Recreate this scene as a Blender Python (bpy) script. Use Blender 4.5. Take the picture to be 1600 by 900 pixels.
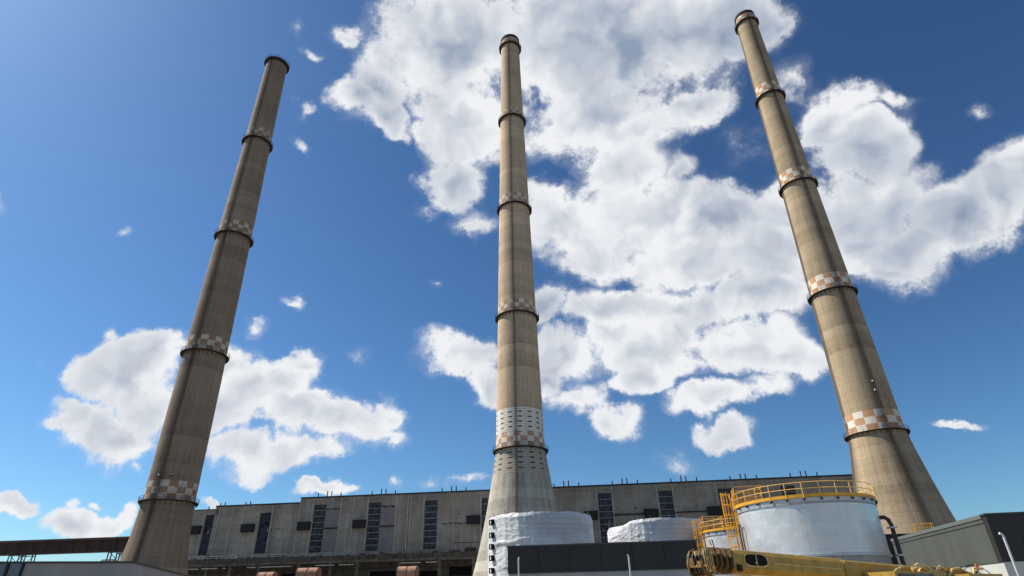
import bpy, bmesh, math, random
from mathutils import Vector, Matrix, Euler, noise
random.seed(7)
R = math.radians
scn = bpy.context.scene
for o in list(bpy.data.objects):
    bpy.data.objects.remove(o, do_unlink=True)
COL = scn.collection

# ------------------------------------------------------------------ camera
cam_d = bpy.data.cameras.new("camera")
cam = bpy.data.objects.new("camera", cam_d)
COL.objects.link(cam)
cam_d.sensor_fit = 'HORIZONTAL'
cam_d.sensor_width = 36.0
cam_d.lens = 36.0 * 915.0 / 1600.0
cam_d.clip_start = 0.1
cam_d.clip_end = 20000
_n = Vector((-37.0, 1684.0, -915.0)).normalized()      # world up as the camera sees it
_f = Vector((0, 0, -1))
_y = (_f - _n * _f.dot(_n)).normalized()
_x = _y.cross(_n)
cam.matrix_world = Matrix.Translation((0, 0, 1.7)) @ Matrix((_x, _y, _n)).to_4x4()
scn.camera = cam
scn.render.resolution_x = 1024
scn.render.resolution_y = 576

# ------------------------------------------------------------------ sun, sky, exposure
SUN_AZ, SUN_EL = 287.0, 48.0
sun_dir = Vector((math.sin(R(SUN_AZ)) * math.cos(R(SUN_EL)), math.cos(R(SUN_AZ)) * math.cos(R(SUN_EL)), math.sin(R(SUN_EL))))
sd = bpy.data.lights.new("sun", 'SUN')
sd.energy = 5.0
sd.angle = R(0.53)
sd.color = (1.0, 0.93, 0.82)
sun = bpy.data.objects.new("sun", sd)
COL.objects.link(sun)
sun.rotation_euler = sun_dir.to_track_quat('Z', 'Y').to_euler()
sun.location = (-60, 0, 80)
scn.view_settings.view_transform = 'Standard'
scn.view_settings.look = 'None'
scn.view_settings.exposure = 0.40
scn.view_settings.gamma = 1.0
scn.view_settings.use_curve_mapping = False

# cloud banks of the sky: (azimuth, elevation, half width, half height, tilt, weight), degrees
CLOUDS = [
    (-8.4,51.4,9.7,6.3,5,1), (6.2,50.3,12.7,7.5,-6,1), (20.2,49.5,11.0,6.8,-17,1), (29.0,48.5,6.7,4.5,-24,0.9), (34.7,46.6,2.2,2.2,-28,0.5),
    (11.4,44.2,11.2,6.3,-9,1), (-5.4,44.3,7.1,5.8,-17,1), (-7.6,38.6,4.6,3.3,4,0.9), (-19.6,45.5,4.0,2.3,23,0.9), (-16.1,44.1,3.3,2.4,-20,0.85),
    (-21.9,50.1,3.1,1.3,-4,0.53), (-15.3,49.2,3.9,4.8,10,0.8), (23.9,43.2,5.0,4.2,2,0.85), (12.8,38.7,6.0,5.3,-9,0.9), (15.7,33.8,8.9,4.8,-10,1),
    (20.0,37.3,3.0,2.3,-14,0.46), (6.2,35.1,7.4,4.9,-5,0.9), (-4.4,35.1,3.7,2.4,1,0.4), (-10.5,36.4,2.7,2.0,5,0.4), (23.6,32.0,8.3,4.9,-25,1),
    (20.3,29.0,9.1,4.2,-11,1), (27.1,28.2,7.3,5.4,-15,1), (30.2,31.5,4.8,4.2,-18,0.9), (35.9,37.8,3.6,4.4,-25,0.8), (37.5,34.3,4.7,4.6,-56,0.9),
    (36.1,29.2,6.0,6.9,-21,1), (37.8,25.2,5.7,4.1,-2,1), (42.2,26.4,5.3,3.9,8,1), (46.0,26.9,3.7,4.0,-1,1), (48.0,27.5,2.8,4.1,-29,1),
    (41.4,37.2,2.6,1.6,-50,0.5), (34.0,41.9,3.0,3.1,-26,0.33), (8.8,30.9,6.1,3.7,-6,0.65), (10.2,25.4,8.5,3.4,-6,0.95), (17.5,25.2,9.3,3.3,-4,1),
    (25.6,25.0,6.4,3.5,-13,1), (13.6,21.1,8.9,3.3,-6,0.95), (5.2,21.8,5.9,3.7,-3,0.9), (22.2,20.9,7.1,3.5,-4,1), (26.7,19.0,3.8,2.8,-11,0.9),
    (19.0,16.4,5.3,2.2,-2,0.95), (23.9,16.9,3.4,1.9,-9,0.8), (6.5,17.7,4.8,2.9,-13,0.85), (8.8,15.5,2.5,2.1,-4,0.7), (-5.8,21.7,5.6,2.5,-7,0.95),
    (-2.8,19.2,3.4,2.3,-30,0.8), (10.9,15.0,3.2,2.3,6,0.53), (19.8,13.2,3.0,1.6,-6,0.85), (15.2,11.5,2.9,2.2,-4,0.49), (15.4,12.6,2.0,1.2,5,0.4),
    (36.5,11.1,2.0,0.6,-0,0.75), (47.5,33.6,1.6,1.0,-33,0.3), (-34.5,18.3,3.5,3.2,29,1), (-37.1,20.1,1.1,1.2,13,0.4), (-35.9,12.7,3.9,2.6,8,1),
    (-37.8,13.4,2.4,1.9,9,1), (-32.3,14.7,4.3,3.1,8,1), (-36.1,16.4,3.4,2.5,34,1), (-34.0,12.2,4.7,2.5,7,1), (-34.4,19.6,3.1,2.6,11,1),
    (-25.4,18.0,4.4,3.9,7,1), (-22.6,18.3,4.0,3.1,6,1), (-20.9,20.1,2.7,2.0,6,0.9), (-28.0,19.9,3.0,2.8,9,0.9), (-20.8,16.2,6.1,2.9,-6,1),
    (-16.0,15.0,5.2,3.0,-7,1), (-12.5,16.1,2.7,2.6,2,0.85), (-24.3,12.6,4.8,2.7,4,1), (-21.1,12.5,4.8,2.7,3,1), (-18.3,12.7,3.8,1.9,3,0.8),
    (-12.3,13.8,2.4,1.6,2,0.7), (-23.7,10.6,3.0,1.0,3,0.6), (-26.0,23.0,2.2,1.2,15,0.43), (-16.4,21.3,2.1,1.6,-25,0.43), (-22.3,25.4,1.7,0.9,-7,0.4),
    (-26.7,48.4,1.6,0.9,-12,0.4), (-28.6,49.7,0.9,0.9,21,0.33), (-23.1,49.8,1.9,0.8,-3,0.33), (-25.3,43.4,1.1,1.2,17,0.4), (-25.4,40.0,1.0,1.6,55,0.4),
    (-38.5,29.4,1.0,0.8,20,0.4), (-12.7,17.8,1.4,1.7,-37,0.4), (-8.3,29.0,1.4,1.1,23,0.33), (-39.3,7.4,1.7,1.0,-7,0.85), (-35.3,6.7,3.0,1.6,3,1),
    (-33.3,7.0,2.9,1.4,3,0.9), (-36.0,8.0,0.8,0.6,4,0.4), (-34.7,8.4,1.0,0.5,4,0.4), (-18.1,9.1,3.6,0.9,2,0.9), (-11.1,9.8,1.5,1.1,1,0.46),
    (-7.3,10.5,1.6,1.1,0,0.46), (-4.0,10.2,3.2,0.8,-0,0.46), (-24.9,7.9,2.9,0.8,2,0.8), (-28.1,9.0,2.1,0.8,3,0.33), (-32.1,10.2,1.3,0.6,5,0.33),
    (-40.6,17.0,0.7,0.5,12,0.26), (12.6,18.5,4.1,2.4,-5,0.85), (17.1,22.8,5.2,2.7,-8,0.9), (4.4,19.1,3.7,2.7,-3,0.85), (10.6,22.9,4.8,2.4,-5,0.9),
    (-16.5,46.8,3.8,2.8,-19,0.8), (-18.1,44.1,3.4,2.9,12,0.53), (38.8,38.9,3.3,2.4,-39,0.7), (28.1,38.0,3.2,3.3,-19,0.33), (-34.6,16.2,3.9,3.1,9,1),
    (-28.0,15.5,4.4,3.2,7,1), (-17.7,16.4,4.5,2.3,4,0.9), (3.4,26.5,3.7,3.1,-3,0.8), (26.2,29.6,6.4,4.6,-15,0.9), (-8.3,49.8,7.5,5.9,5,1),
    (-49.8,27.6,3.0,2.7,27,0.8), (46.4,17.2,2.9,1.8,-19,0.9), (42.9,6.4,2.9,1.7,-8,0.9), (-9.4,60.2,13.7,4.9,7,1), (26.4,57.9,11.0,4.0,-24,1),
]


# unseen clouds added round the back and overhead, to give neutral fill light
CLOUDS += [(75, 38, 13, 8, -10, 1), (135, 38, 15, 8, 8, 1), (165, 22, 14, 6, -5, 1),
           (205, 42, 14, 8, 10, 1), (235, 24, 13, 6, 0, 1), (120, 12, 18, 4, 0, 1), (60, 70, 12, 9, 0, 1)]

world = bpy.data.worlds.new("World")
scn.world = world
world.use_nodes = True


class NT:
    """small node-tree writer"""
    def __init__(s, nt):
        s.nt = nt
        nt.nodes.clear()

    def n(s, kind, **kw):
        nd = s.nt.nodes.new(kind)
        for k, v in kw.items():
            setattr(nd, k, v)
        return nd

    def link(s, a, b):
        s.nt.links.new(a, b)

    def put(s, sock, v):
        if isinstance(v, bpy.types.NodeSocket):
            s.link(v, sock)
        elif v is not None:
            sock.default_value = v

    def math(s, op, a, b=None, c=None, clamp=False):
        nd = s.n('ShaderNodeMath', operation=op, use_clamp=clamp)
        s.put(nd.inputs[0], a); s.put(nd.inputs[1], b)
        if c is not None: s.put(nd.inputs[2], c)
        return nd.outputs[0]

    def vmath(s, op, a, b=None):
        nd = s.n('ShaderNodeVectorMath', operation=op)
        s.put(nd.inputs[0], a)
        if b is not None:
            s.put(nd.inputs[3] if op == 'SCALE' else nd.inputs[1], b)
        return nd.outputs[0]

    def noise(s, vec, scale, detail=3.0, rough=0.5, out='Fac', distortion=0.0, **kw):
        nd = s.n('ShaderNodeTexNoise', **kw)
        s.put(nd.inputs['Vector'], vec)
        nd.inputs['Scale'].default_value = scale
        nd.inputs['Detail'].default_value = detail
        nd.inputs['Roughness'].default_value = rough
        nd.inputs['Distortion'].default_value = distortion
        return nd.outputs[out]

    def ramp(s, f, lo, hi, a=0.0, b=1.0, smooth=False):
        nd = s.n('ShaderNodeMapRange', interpolation_type='SMOOTHSTEP' if smooth else 'LINEAR')
        s.put(nd.inputs[0], f)
        nd.inputs[1].default_value = lo; nd.inputs[2].default_value = hi
        nd.inputs[3].default_value = a; nd.inputs[4].default_value = b
        return nd.outputs[0]

    def mix(s, f, a, b, mode='MIX'):
        nd = s.n('ShaderNodeMix', data_type='RGBA', blend_type=mode)
        s.put(nd.inputs['Factor'], f)
        for k, v in ((6, a), (7, b)):
            if isinstance(v, tuple): v = (v[0], v[1], v[2], 1.0)
            s.put(nd.inputs[k], v)
        return nd.outputs[2]

    def mapv(s, vec, loc=(0, 0, 0), rot=(0, 0, 0), sc=(1, 1, 1), kind='POINT'):
        nd = s.n('ShaderNodeMapping', vector_type=kind)
        s.put(nd.inputs[0], vec)
        nd.inputs[1].default_value = loc; nd.inputs[2].default_value = rot; nd.inputs[3].default_value = sc
        return nd.outputs[0]


def build_sky():
    t = NT(world.node_tree)
    tc = t.n('ShaderNodeTexCoord').outputs['Generated']
    sky = t.n('ShaderNodeTexSky', sky_type='NISHITA', sun_disc=False, sun_elevation=R(SUN_EL), sun_rotation=R(SUN_AZ))
    sky.altitude = 0; sky.air_density = 1.0; sky.dust_density = 0.5; sky.ozone_density = 3.0
    # billowing outline: the direction itself is pushed about by noise, coarse then fine
    w1 = t.vmath('SUBTRACT', t.noise(tc, 9.0, 2.0, 0.5, 'Color'), (0.5, 0.5, 0.5))
    w2 = t.vmath('SUBTRACT', t.noise(tc, 34.0, 3.0, 0.6, 'Color'), (0.5, 0.5, 0.5))
    p = t.vmath('ADD', tc, t.vmath('SCALE', w1, 0.085))
    p = t.vmath('ADD', p, t.vmath('SCALE', w2, 0.030))
    field = None
    for az, el, a, b, tilt, w in CLOUDS:
        c = Vector((math.sin(R(az)) * math.cos(R(el)), math.cos(R(az)) * math.cos(R(el)), math.sin(R(el))))
        tx = Vector((c.y, -c.x, 0)).normalized()
        tz = tx.cross(c).normalized()
        ax = tx * math.cos(R(tilt)) + tz * math.sin(R(tilt))
        az_ = ax.cross(c).normalized()
        ay = az_.cross(ax)
        eu = Matrix((ax, ay, az_)).transposed().to_euler()
        v = t.mapv(p, c, tuple(eu), (R(a), 0.5, R(b)), 'TEXTURE')
        g = t.n('ShaderNodeTexGradient', gradient_type='SPHERICAL')
        t.link(v, g.inputs[0])
        m = g.outputs['Fac']
        if w < 1: m = t.math('MULTIPLY', m, w)
        field = m if field is None else t.math('SMOOTH_MAX', field, m, 0.12)
    fb = t.noise(p, 7.5, 12.0, 0.60)
    fine = t.noise(tc, 48.0, 7.0, 0.68)
    d = t.math('ADD', field, t.math('MULTIPLY', t.math('SUBTRACT', fb, 0.5), 1.55))
    d = t.math('ADD', d, t.math('MULTIPLY', t.math('SUBTRACT', fine, 0.5), 0.62))
    gate = t.ramp(field, 0.13, 0.30)
    mask = t.math('MULTIPLY', t.ramp(d, 0.14, 0.48, smooth=True), gate)
    # thin veils that hang round and between the banks
    wisp = t.noise(t.vmath('ADD', tc, t.vmath('SCALE', w1, 0.10)), 16.0, 9.0, 0.68)
    veil = t.math('MULTIPLY', t.ramp(t.math('ADD', d, t.math('MULTIPLY', t.math('SUBTRACT', wisp, 0.5), 1.1)), -0.08, 0.62, 0.0, 0.62, smooth=True), t.ramp(field, 0.10, 0.42))
    mask = t.math('MAXIMUM', mask, veil)
    # relief of the billows: the same noise taken a little nearer the sun and the zenith
    lift = Vector((0, 0, 1)) * 0.55 + sun_dir * 0.85
    def relief(scale, detail, step):
        a = t.noise(p, scale, detail, 0.55)
        b = t.noise(t.vmath('ADD', p, tuple(lift * step)), scale, detail, 0.55)
        return t.math('SUBTRACT', b, a)
    r1 = relief(7.0, 2.5, 0.035)
    r2 = relief(17.0, 2.0, 0.014)
    low = t.noise(tc, 3.6, 2.0, 0.5)
    core = t.math('ADD', t.math('MULTIPLY', field, 0.85), t.math('MULTIPLY', t.math('SUBTRACT', low, 0.45), 1.5))
    core = t.math('ADD', core, t.math('MULTIPLY', t.math('SUBTRACT', fb, 0.5), 0.7))
    grey = t.ramp(core, 0.25, 1.15, 0.0, 1.0, smooth=True)
    up = t.n('ShaderNodeSeparateXYZ'); t.link(tc, up.inputs[0])      # high banks show their shaded bases, low ones their lit flanks
    grey = t.math('MULTIPLY', grey, t.ramp(up.outputs[2], 0.22, 0.66, 0.50, 1.0))
    grey = t.math('ADD', t.math('MULTIPLY', grey, 0.95), t.math('MULTIPLY', r1, 1.5))
    grey = t.math('ADD', grey, t.math('MULTIPLY', r2, 0.8))
    grey = t.ramp(grey, 0.0, 1.0, 0.0, 1.0)
    colr = t.mix(grey, (0.66, 0.67, 0.69), (0.205, 0.262, 0.355))
    g1 = t.n('ShaderNodeGamma'); t.link(sky.outputs[0], g1.inputs[0]); g1.inputs[1].default_value = 1.27
    blue = t.vmath('MULTIPLY', g1.outputs[0], (0.68, 0.93, 1.04))
    b1 = t.n('ShaderNodeBackground'); t.link(blue, b1.inputs[0]); b1.inputs[1].default_value = 0.050
    b2 = t.n('ShaderNodeBackground'); t.link(colr, b2.inputs[0]); b2.inputs[1].default_value = 1.0
    mx = t.n('ShaderNodeMixShader'); t.link(mask, mx.inputs[0]); t.link(b1.outputs[0], mx.inputs[1]); t.link(b2.outputs[0], mx.inputs[2])
    out = t.n('ShaderNodeOutputWorld'); t.link(mx.outputs[0], out.inputs[0])


build_sky()

# ------------------------------------------------------------------ object helpers
def tag(o, label=None, cat=None, group=None, kind=None):
    if label: o['label'] = label
    if cat: o['category'] = cat
    if group: o['group'] = group
    if kind: o['kind'] = kind
    return o


def empty(name, loc=(0, 0, 0), rz=0.0):
    o = bpy.data.objects.new(name, None)
    o.empty_display_size = 0.5
    COL.objects.link(o)
    o.location = loc
    o.rotation_euler = (0, 0, rz)
    return o


class MB:
    """collects shapes and links them as ONE mesh"""
    def __init__(s):
        s.v = []; s.f = []; s.sm = []

    def add(s, vs, fs, smooth=False):
        b = len(s.v)
        s.v += [tuple(v) for v in vs]
        s.f += [tuple(b + i for i in f) for f in fs]
        s.sm += [smooth] * len(fs)

    def box(s, x0, x1, y0, y1, z0, z1):
        s.add([(x0, y0, z0), (x1, y0, z0), (x1, y1, z0), (x0, y1, z0), (x0, y0, z1), (x1, y0, z1), (x1, y1, z1), (x0, y1, z1)],
              [(0, 3, 2, 1), (4, 5, 6, 7), (0, 1, 5, 4), (1, 2, 6, 5), (2, 3, 7, 6), (3, 0, 4, 7)])

    def quad(s, a, b, c, d):
        s.add([a, b, c, d], [(0, 1, 2, 3)])

    def tube(s, pts, r, seg=8, cap=True, rr=None):
        pts = [Vector(p) for p in pts]
        n = len(pts)
        vs = []
        up = None
        for i, p in enumerate(pts):
            d = (pts[min(i + 1, n - 1)] - pts[max(i - 1, 0)]).normalized()
            if up is None:
                up = Vector((0, 0, 1)) if abs(d.z) < 0.9 else Vector((1, 0, 0))
            a = d.cross(up)
            if a.length < 1e-4: a = d.cross(Vector((0, 1, 0)))
            a.normalize(); b = a.cross(d).normalized(); up = b
            q = rr[i] if rr else r
            for k in range(seg):
                t = 2 * math.pi * k / seg
                vs.append(p + a * (q * math.cos(t)) + b * (q * math.sin(t)))
        fs = [(i * seg + k, i * seg + (k + 1) % seg, (i + 1) * seg + (k + 1) % seg, (i + 1) * seg + k) for i in range(n - 1) for k in range(seg)]
        s.add(vs, fs, seg > 6)
        if cap:
            s.add(vs[:seg], [tuple(range(seg))]); s.add(vs[-seg:], [tuple(range(seg))])

    def bar(s, a, b, w, h=None):
        """square bar from a to b"""
        s.tube([a, b], w * 0.7071, 4)

    def lathe(s, prof, seg=64, smooth=True, a0=0.0, a1=2 * math.pi):
        full = abs(a1 - a0 - 2 * math.pi) < 1e-6
        m = seg if full else seg + 1
        vs = [(r * math.cos(a0 + (a1 - a0) * k / seg), r * math.sin(a0 + (a1 - a0) * k / seg), z) for r, z in prof for k in range(m)]
        fs = []
        for i in range(len(prof) - 1):
            for k in range(seg):
                k2 = (k + 1) % m if full else k + 1
                fs.append((i * m + k, i * m + k2, (i + 1) * m + k2, (i + 1) * m + k))
        s.add(vs, fs, smooth)

    def build(s, name, mat, parent=None, loc=None):
        me = bpy.data.meshes.new(name)
        me.from_pydata(s.v, [], s.f)
        me.polygons.foreach_set('use_smooth', s.sm)
        me.update()
        bm = bmesh.new(); bm.from_mesh(me)
        bmesh.ops.recalc_face_normals(bm, faces=bm.faces)
        bm.to_mesh(me); bm.free()
        if mat: me.materials.append(mat)
        o = bpy.data.objects.new(name, me)
        COL.objects.link(o)
        if parent: o.parent = parent
        if loc: o.location = loc
        return o


def share(src, parent, loc=(0, 0, 0), rz=0.0, sc=None):
    o = src.copy()
    COL.objects.link(o)
    o.parent = parent
    o.location = loc
    o.rotation_euler = (0, 0, rz)
    if sc: o.scale = sc
    return o


# ------------------------------------------------------------------ materials
def mat(name, fn):
    m = bpy.data.materials.new(name)
    m.use_nodes = True
    t = NT(m.node_tree)
    b = t.n('ShaderNodeBsdfPrincipled')
    o = t.n('ShaderNodeOutputMaterial')
    t.link(b.outputs[0], o.inputs[0])
    b.inputs['Specular IOR Level'].default_value = 0.3
    fn(t, b)
    return m


def bump(t, b, h, strength=0.4, dist=0.05):
    n = t.n('ShaderNodeBump')
    n.inputs['Strength'].default_value = strength
    n.inputs['Distance'].default_value = dist
    t.link(h, n.inputs['Height'])
    t.link(n.outputs[0], b.inputs['Normal'])


def plain(name, c, rough=0.6, metal=0.0, var=0.18, scale=2.0, bmp=0.0):
    def fn(t, b):
        co = t.n('ShaderNodeTexCoord').outputs['Object']
        n = t.noise(co, scale, 6.0, 0.6)
        n2 = t.noise(t.mapv(co, sc=(1, 1, 0.12)), scale * 2.3, 4.0, 0.6)
        f = t.math('ADD', t.math('MULTIPLY', n, 0.6), t.math('MULTIPLY', n2, 0.4))
        dark = tuple(x * (1 - var * 1.6) for x in c); light = tuple(min(1, x * (1 + var)) for x in c)
        col = t.mix(t.ramp(f, 0.33, 0.68), dark, light)
        t.link(col, b.inputs['Base Color'])
        b.inputs['Metallic'].default_value = metal
        t.link(t.ramp(n, 0.3, 0.7, rough - 0.08, rough + 0.1), b.inputs['Roughness'])
        if bmp: bump(t, b, n, bmp, 0.03)
    return mat(name, fn)


def shaft_material(name, base, bands, stain_az, repair=None, soot_az=None, paint=((0.80, 0.77, 0.68), (0.58, 0.30, 0.16)), stain_w=0.09, stain_k=1.0, cells=16):
    """slip-formed concrete of a stack: lifts, board lines, rain streaks and painted checker bands"""
    def fn(t, b):
        co = t.n('ShaderNodeTexCoord').outputs['Object']
        sp = t.n('ShaderNodeSeparateXYZ'); t.link(co, sp.inputs[0])
        x, y, z = sp.outputs
        ang = t.math('ARCTAN2', x, y)                         # azimuth of the point on the shaft
        cyl = t.n('ShaderNodeCombineXYZ')
        t.link(t.math('MULTIPLY', ang, 7.0), cyl.inputs[0]); t.link(z, cyl.inputs[2])
        cv = cyl.outputs[0]
        big = t.noise(t.mapv(co, sc=(1, 1, 0.35)), 0.11, 5.0, 0.6)
        streak = t.noise(t.mapv(cv, sc=(1.0, 1, 0.035)), 1.1, 5.0, 0.65)
        small = t.noise(co, 1.6, 8.0, 0.7)
        lift = t.n('ShaderNodeTexNoise', noise_dimensions='1D')
        t.link(t.math('FLOOR', t.math('DIVIDE', t.math('ADD', z, t.math('MULTIPLY', big, 1.2)), 2.5)), lift.inputs['W']); lift.inputs['Scale'].default_value = 3.37
        f = t.math('ADD', t.math('MULTIPLY', big, 0.35), t.math('MULTIPLY', streak, 0.35))
        f = t.math('ADD', f, t.math('MULTIPLY', small, 0.30))
        f = t.math('ADD', f, t.math('MULTIPLY', t.math('SUBTRACT', lift.outputs['Fac'], 0.5), 0.30))
        lo = tuple(c * 0.56 for c in base); hi = tuple(c * 1.30 for c in base)
        col = t.mix(t.ramp(f, 0.34, 0.66), lo, hi)
        # joints between lifts (horizontal) and form panels (vertical)
        zj = t.math('ABSOLUTE', t.math('SUBTRACT', t.math('FRACT', t.math('DIVIDE', z, 2.5)), 0.5))
        hj = t.ramp(zj, 0.455, 0.49)
        aj = t.math('ABSOLUTE', t.math('SUBTRACT', t.math('FRACT', t.math('MULTIPLY', ang, 36 / (2 * math.pi))), 0.5))
        vj = t.ramp(aj, 0.43, 0.49)
        jt = t.math('MAXIMUM', t.math('MULTIPLY', hj, 0.42), t.math('MULTIPLY', vj, t.ramp(streak, 0.35, 0.6, 0.05, 0.55)))
        col = t.mix(t.math('MULTIPLY', jt, t.ramp(small, 0.3, 0.6, 0.2, 1.0)), col, tuple(c * 0.42 for c in base))
        if repair:
            z0, z1, z2 = repair
            inz = t.math('MULTIPLY', t.math('GREATER_THAN', z, z0), t.math('LESS_THAN', z, z1))
            row = t.math('FRACT', t.math('DIVIDE', z, 1.45))
            row2 = t.math('FRACT', t.math('DIVIDE', z, 0.725))
            bar = t.ramp(t.math('ABSOLUTE', t.math('SUBTRACT', row, 0.5)), 0.30, 0.40)
            fine_bar = t.ramp(t.math('ABSOLUTE', t.math('SUBTRACT', row2, 0.5)), 0.34, 0.44)
            cell = t.math('FRACT', t.math('MULTIPLY', ang, 15 / (2 * math.pi)))
            hole = t.math('MULTIPLY', t.math('LESS_THAN', t.math('ABSOLUTE', t.math('SUBTRACT', cell, 0.5)), 0.22), bar)
            hole = t.math('MULTIPLY', hole, t.math('GREATER_THAN', t.noise(cv, 0.9, 3.0, 0.6), 0.36))
            up = t.ramp(z, 41.5, 42.0)
            white = t.mix(up, (0.42, 0.39, 0.33), (0.80, 0.76, 0.68))
            rc = t.mix(t.math('MULTIPLY', fine_bar, 0.55), white, (0.16, 0.14, 0.115))
            rc = t.mix(hole, rc, (0.035, 0.03, 0.028))
            edge = t.math('MULTIPLY', inz, t.ramp(small, 0.33, 0.42))
            col = t.mix(t.math('MULTIPLY', edge, t.ramp(streak, 0.3, 0.55, 0.55, 1.0)), col, rc)
            below = t.math('LESS_THAN', z, z0)
            gc = t.mix(t.ramp(f, 0.36, 0.62), (0.26, 0.24, 0.20), (0.60, 0.56, 0.47))
            col = t.mix(below, col, gc)
        for k, (z0, rh, faded) in enumerate(bands):
            u = t.math('FLOOR', t.math('DIVIDE', t.math('SUBTRACT', z, z0), rh))
            inb = t.math('MULTIPLY', t.math('GREATER_THAN', z, z0), t.math('LESS_THAN', z, z0 + 3 * rh))
            q = t.math('FLOOR', t.math('MULTIPLY', t.math('ADD', ang, 0.11 * k), cells / (2 * math.pi)))
            ck = t.math('MODULO', t.math('ABSOLUTE', t.math('ADD', t.math('ADD', u, q), 40.0)), 2.0)
            cc = t.mix(ck, paint[0], paint[1])
            cc = t.mix(t.ramp(small, 0.38, 0.62, 0.0, 0.45), cc, tuple(c * 0.9 for c in base))
            wear = t.math('MULTIPLY', inb, t.ramp(t.noise(co, 0.55, 6.0, 0.7), 0.28 + 0.16 * faded, 0.42 + 0.16 * faded, 0.25, 0.97))
            col = t.mix(wear, col, cc)
        # rusty run-off beside the ladder, and soot on one flank
        da = t.math('ABSOLUTE', t.math('SUBTRACT', t.math('MODULO', t.math('ADD', ang, 4 * math.pi), 2 * math.pi), stain_az))
        st = t.math('ADD', da, t.math('MULTIPLY', t.math('SUBTRACT', streak, 0.5), 0.16))
        st = t.math('MULTIPLY', t.ramp(st, stain_w * 0.35, stain_w * 1.35, 1.0, 0.0), t.ramp(small, 0.25, 0.6, 0.55 * stain_k, 0.95 * stain_k))
        col = t.mix(st, col, (0.045, 0.033, 0.026))
        if soot_az:
            ds = t.math('ABSOLUTE', t.math('SUBTRACT', t.math('MODULO', t.math('ADD', ang, 4 * math.pi), 2 * math.pi), soot_az))
            ds = t.math('ADD', ds, t.math('MULTIPLY', t.math('SUBTRACT', streak, 0.5), 0.35))
            col = t.mix(t.ramp(ds, 0.10, 0.34, 0.85, 0.0), col, (0.055, 0.046, 0.04))
        t.link(col, b.inputs['Base Color'])
        b.inputs['Roughness'].default_value = 0.93
        b.inputs['Specular IOR Level'].default_value = 0.12
        h = t.math('SUBTRACT', t.math('ADD', small, t.math('MULTIPLY', streak, 0.5)), t.math('MULTIPLY', jt, 0.5))
        bump(t, b, h, 0.45, 0.12)
    return mat(name, fn)


def facade_material(name, base, plank=0.62, seam=0.35, streaks=0.5):
    """precast wall planks: each course its own tone, dark joints, runs below the coping"""
    def fn(t, b):
        co = t.n('ShaderNodeTexCoord').outputs['Object']
        sp = t.n('ShaderNodeSeparateXYZ'); t.link(co, sp.inputs[0])
        x, y, z = sp.outputs
        bay = t.math('FLOOR', t.math('DIVIDE', x, 4.9))
        row = t.math('FLOOR', t.math('DIVIDE', z, plank * 2))
        wn = t.n('ShaderNodeTexWhiteNoise', noise_dimensions='2D')
        cb = t.n('ShaderNodeCombineXYZ'); t.link(bay, cb.inputs[0]); t.link(row, cb.inputs[1]); t.link(cb.outputs[0], wn.inputs['Vector'])
        big = t.noise(co, 0.09, 5.0, 0.6)
        small = t.noise(co, 1.3, 8.0, 0.7)
        st = t.noise(t.mapv(co, sc=(1, 1, 0.06)), 1.0, 5.0, 0.65)
        f = t.math('ADD', t.math('MULTIPLY', big, 0.4), t.math('MULTIPLY', small, 0.25))
        f = t.math('ADD', f, t.math('MULTIPLY', st, 0.35))
        f = t.math('ADD', f, t.math('MULTIPLY', t.math('SUBTRACT', wn.outputs['Value'], 0.5), 0.06))
        col = t.mix(t.ramp(f, 0.34, 0.66), tuple(c * 0.46 for c in base), tuple(c * 1.38 for c in base))
        bn = t.n('ShaderNodeTexWhiteNoise', noise_dimensions='1D'); t.link(bay, bn.inputs['W'])
        blot = t.noise(t.mapv(co, sc=(1, 1, 0.6)), 0.35, 6.0, 0.7)
        f = t.math('ADD', bn.outputs['Value'], t.math('MULTIPLY', blot, 1.4))
        col = t.mix(t.ramp(f, 0.5, 1.5, 0.0, 0.38), col, tuple(c * 0.40 for c in base))
        j = t.math('ABSOLUTE', t.math('SUBTRACT', t.math('FRACT', t.math('DIVIDE', z, plank)), 0.5))
        jj = t.math('MULTIPLY', t.ramp(j, 0.40, 0.48), t.ramp(t.noise(t.mapv(co, sc=(0.25, 1, 1)), 1.0, 4.0, 0.7), 0.35, 0.62, 0.1, 1.0))
        col = t.mix(t.math('MULTIPLY', jj, seam * 2), col, tuple(c * 0.3 for c in base))
        top = t.ramp(z, 27.0, 36.0)
        run = t.math('MULTIPLY', t.math('MULTIPLY', top, t.ramp(st, 0.46, 0.66)), streaks)
        col = t.mix(run, col, (0.05, 0.033, 0.024))
        t.link(col, b.inputs['Base Color'])
        b.inputs['Roughness'].default_value = 0.92
        b.inputs['Specular IOR Level'].default_value = 0.15
        bump(t, b, t.math('SUBTRACT', small, t.math('MULTIPLY', jj, 0.8)), 0.6, 0.10)
    return mat(name, fn)


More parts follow.
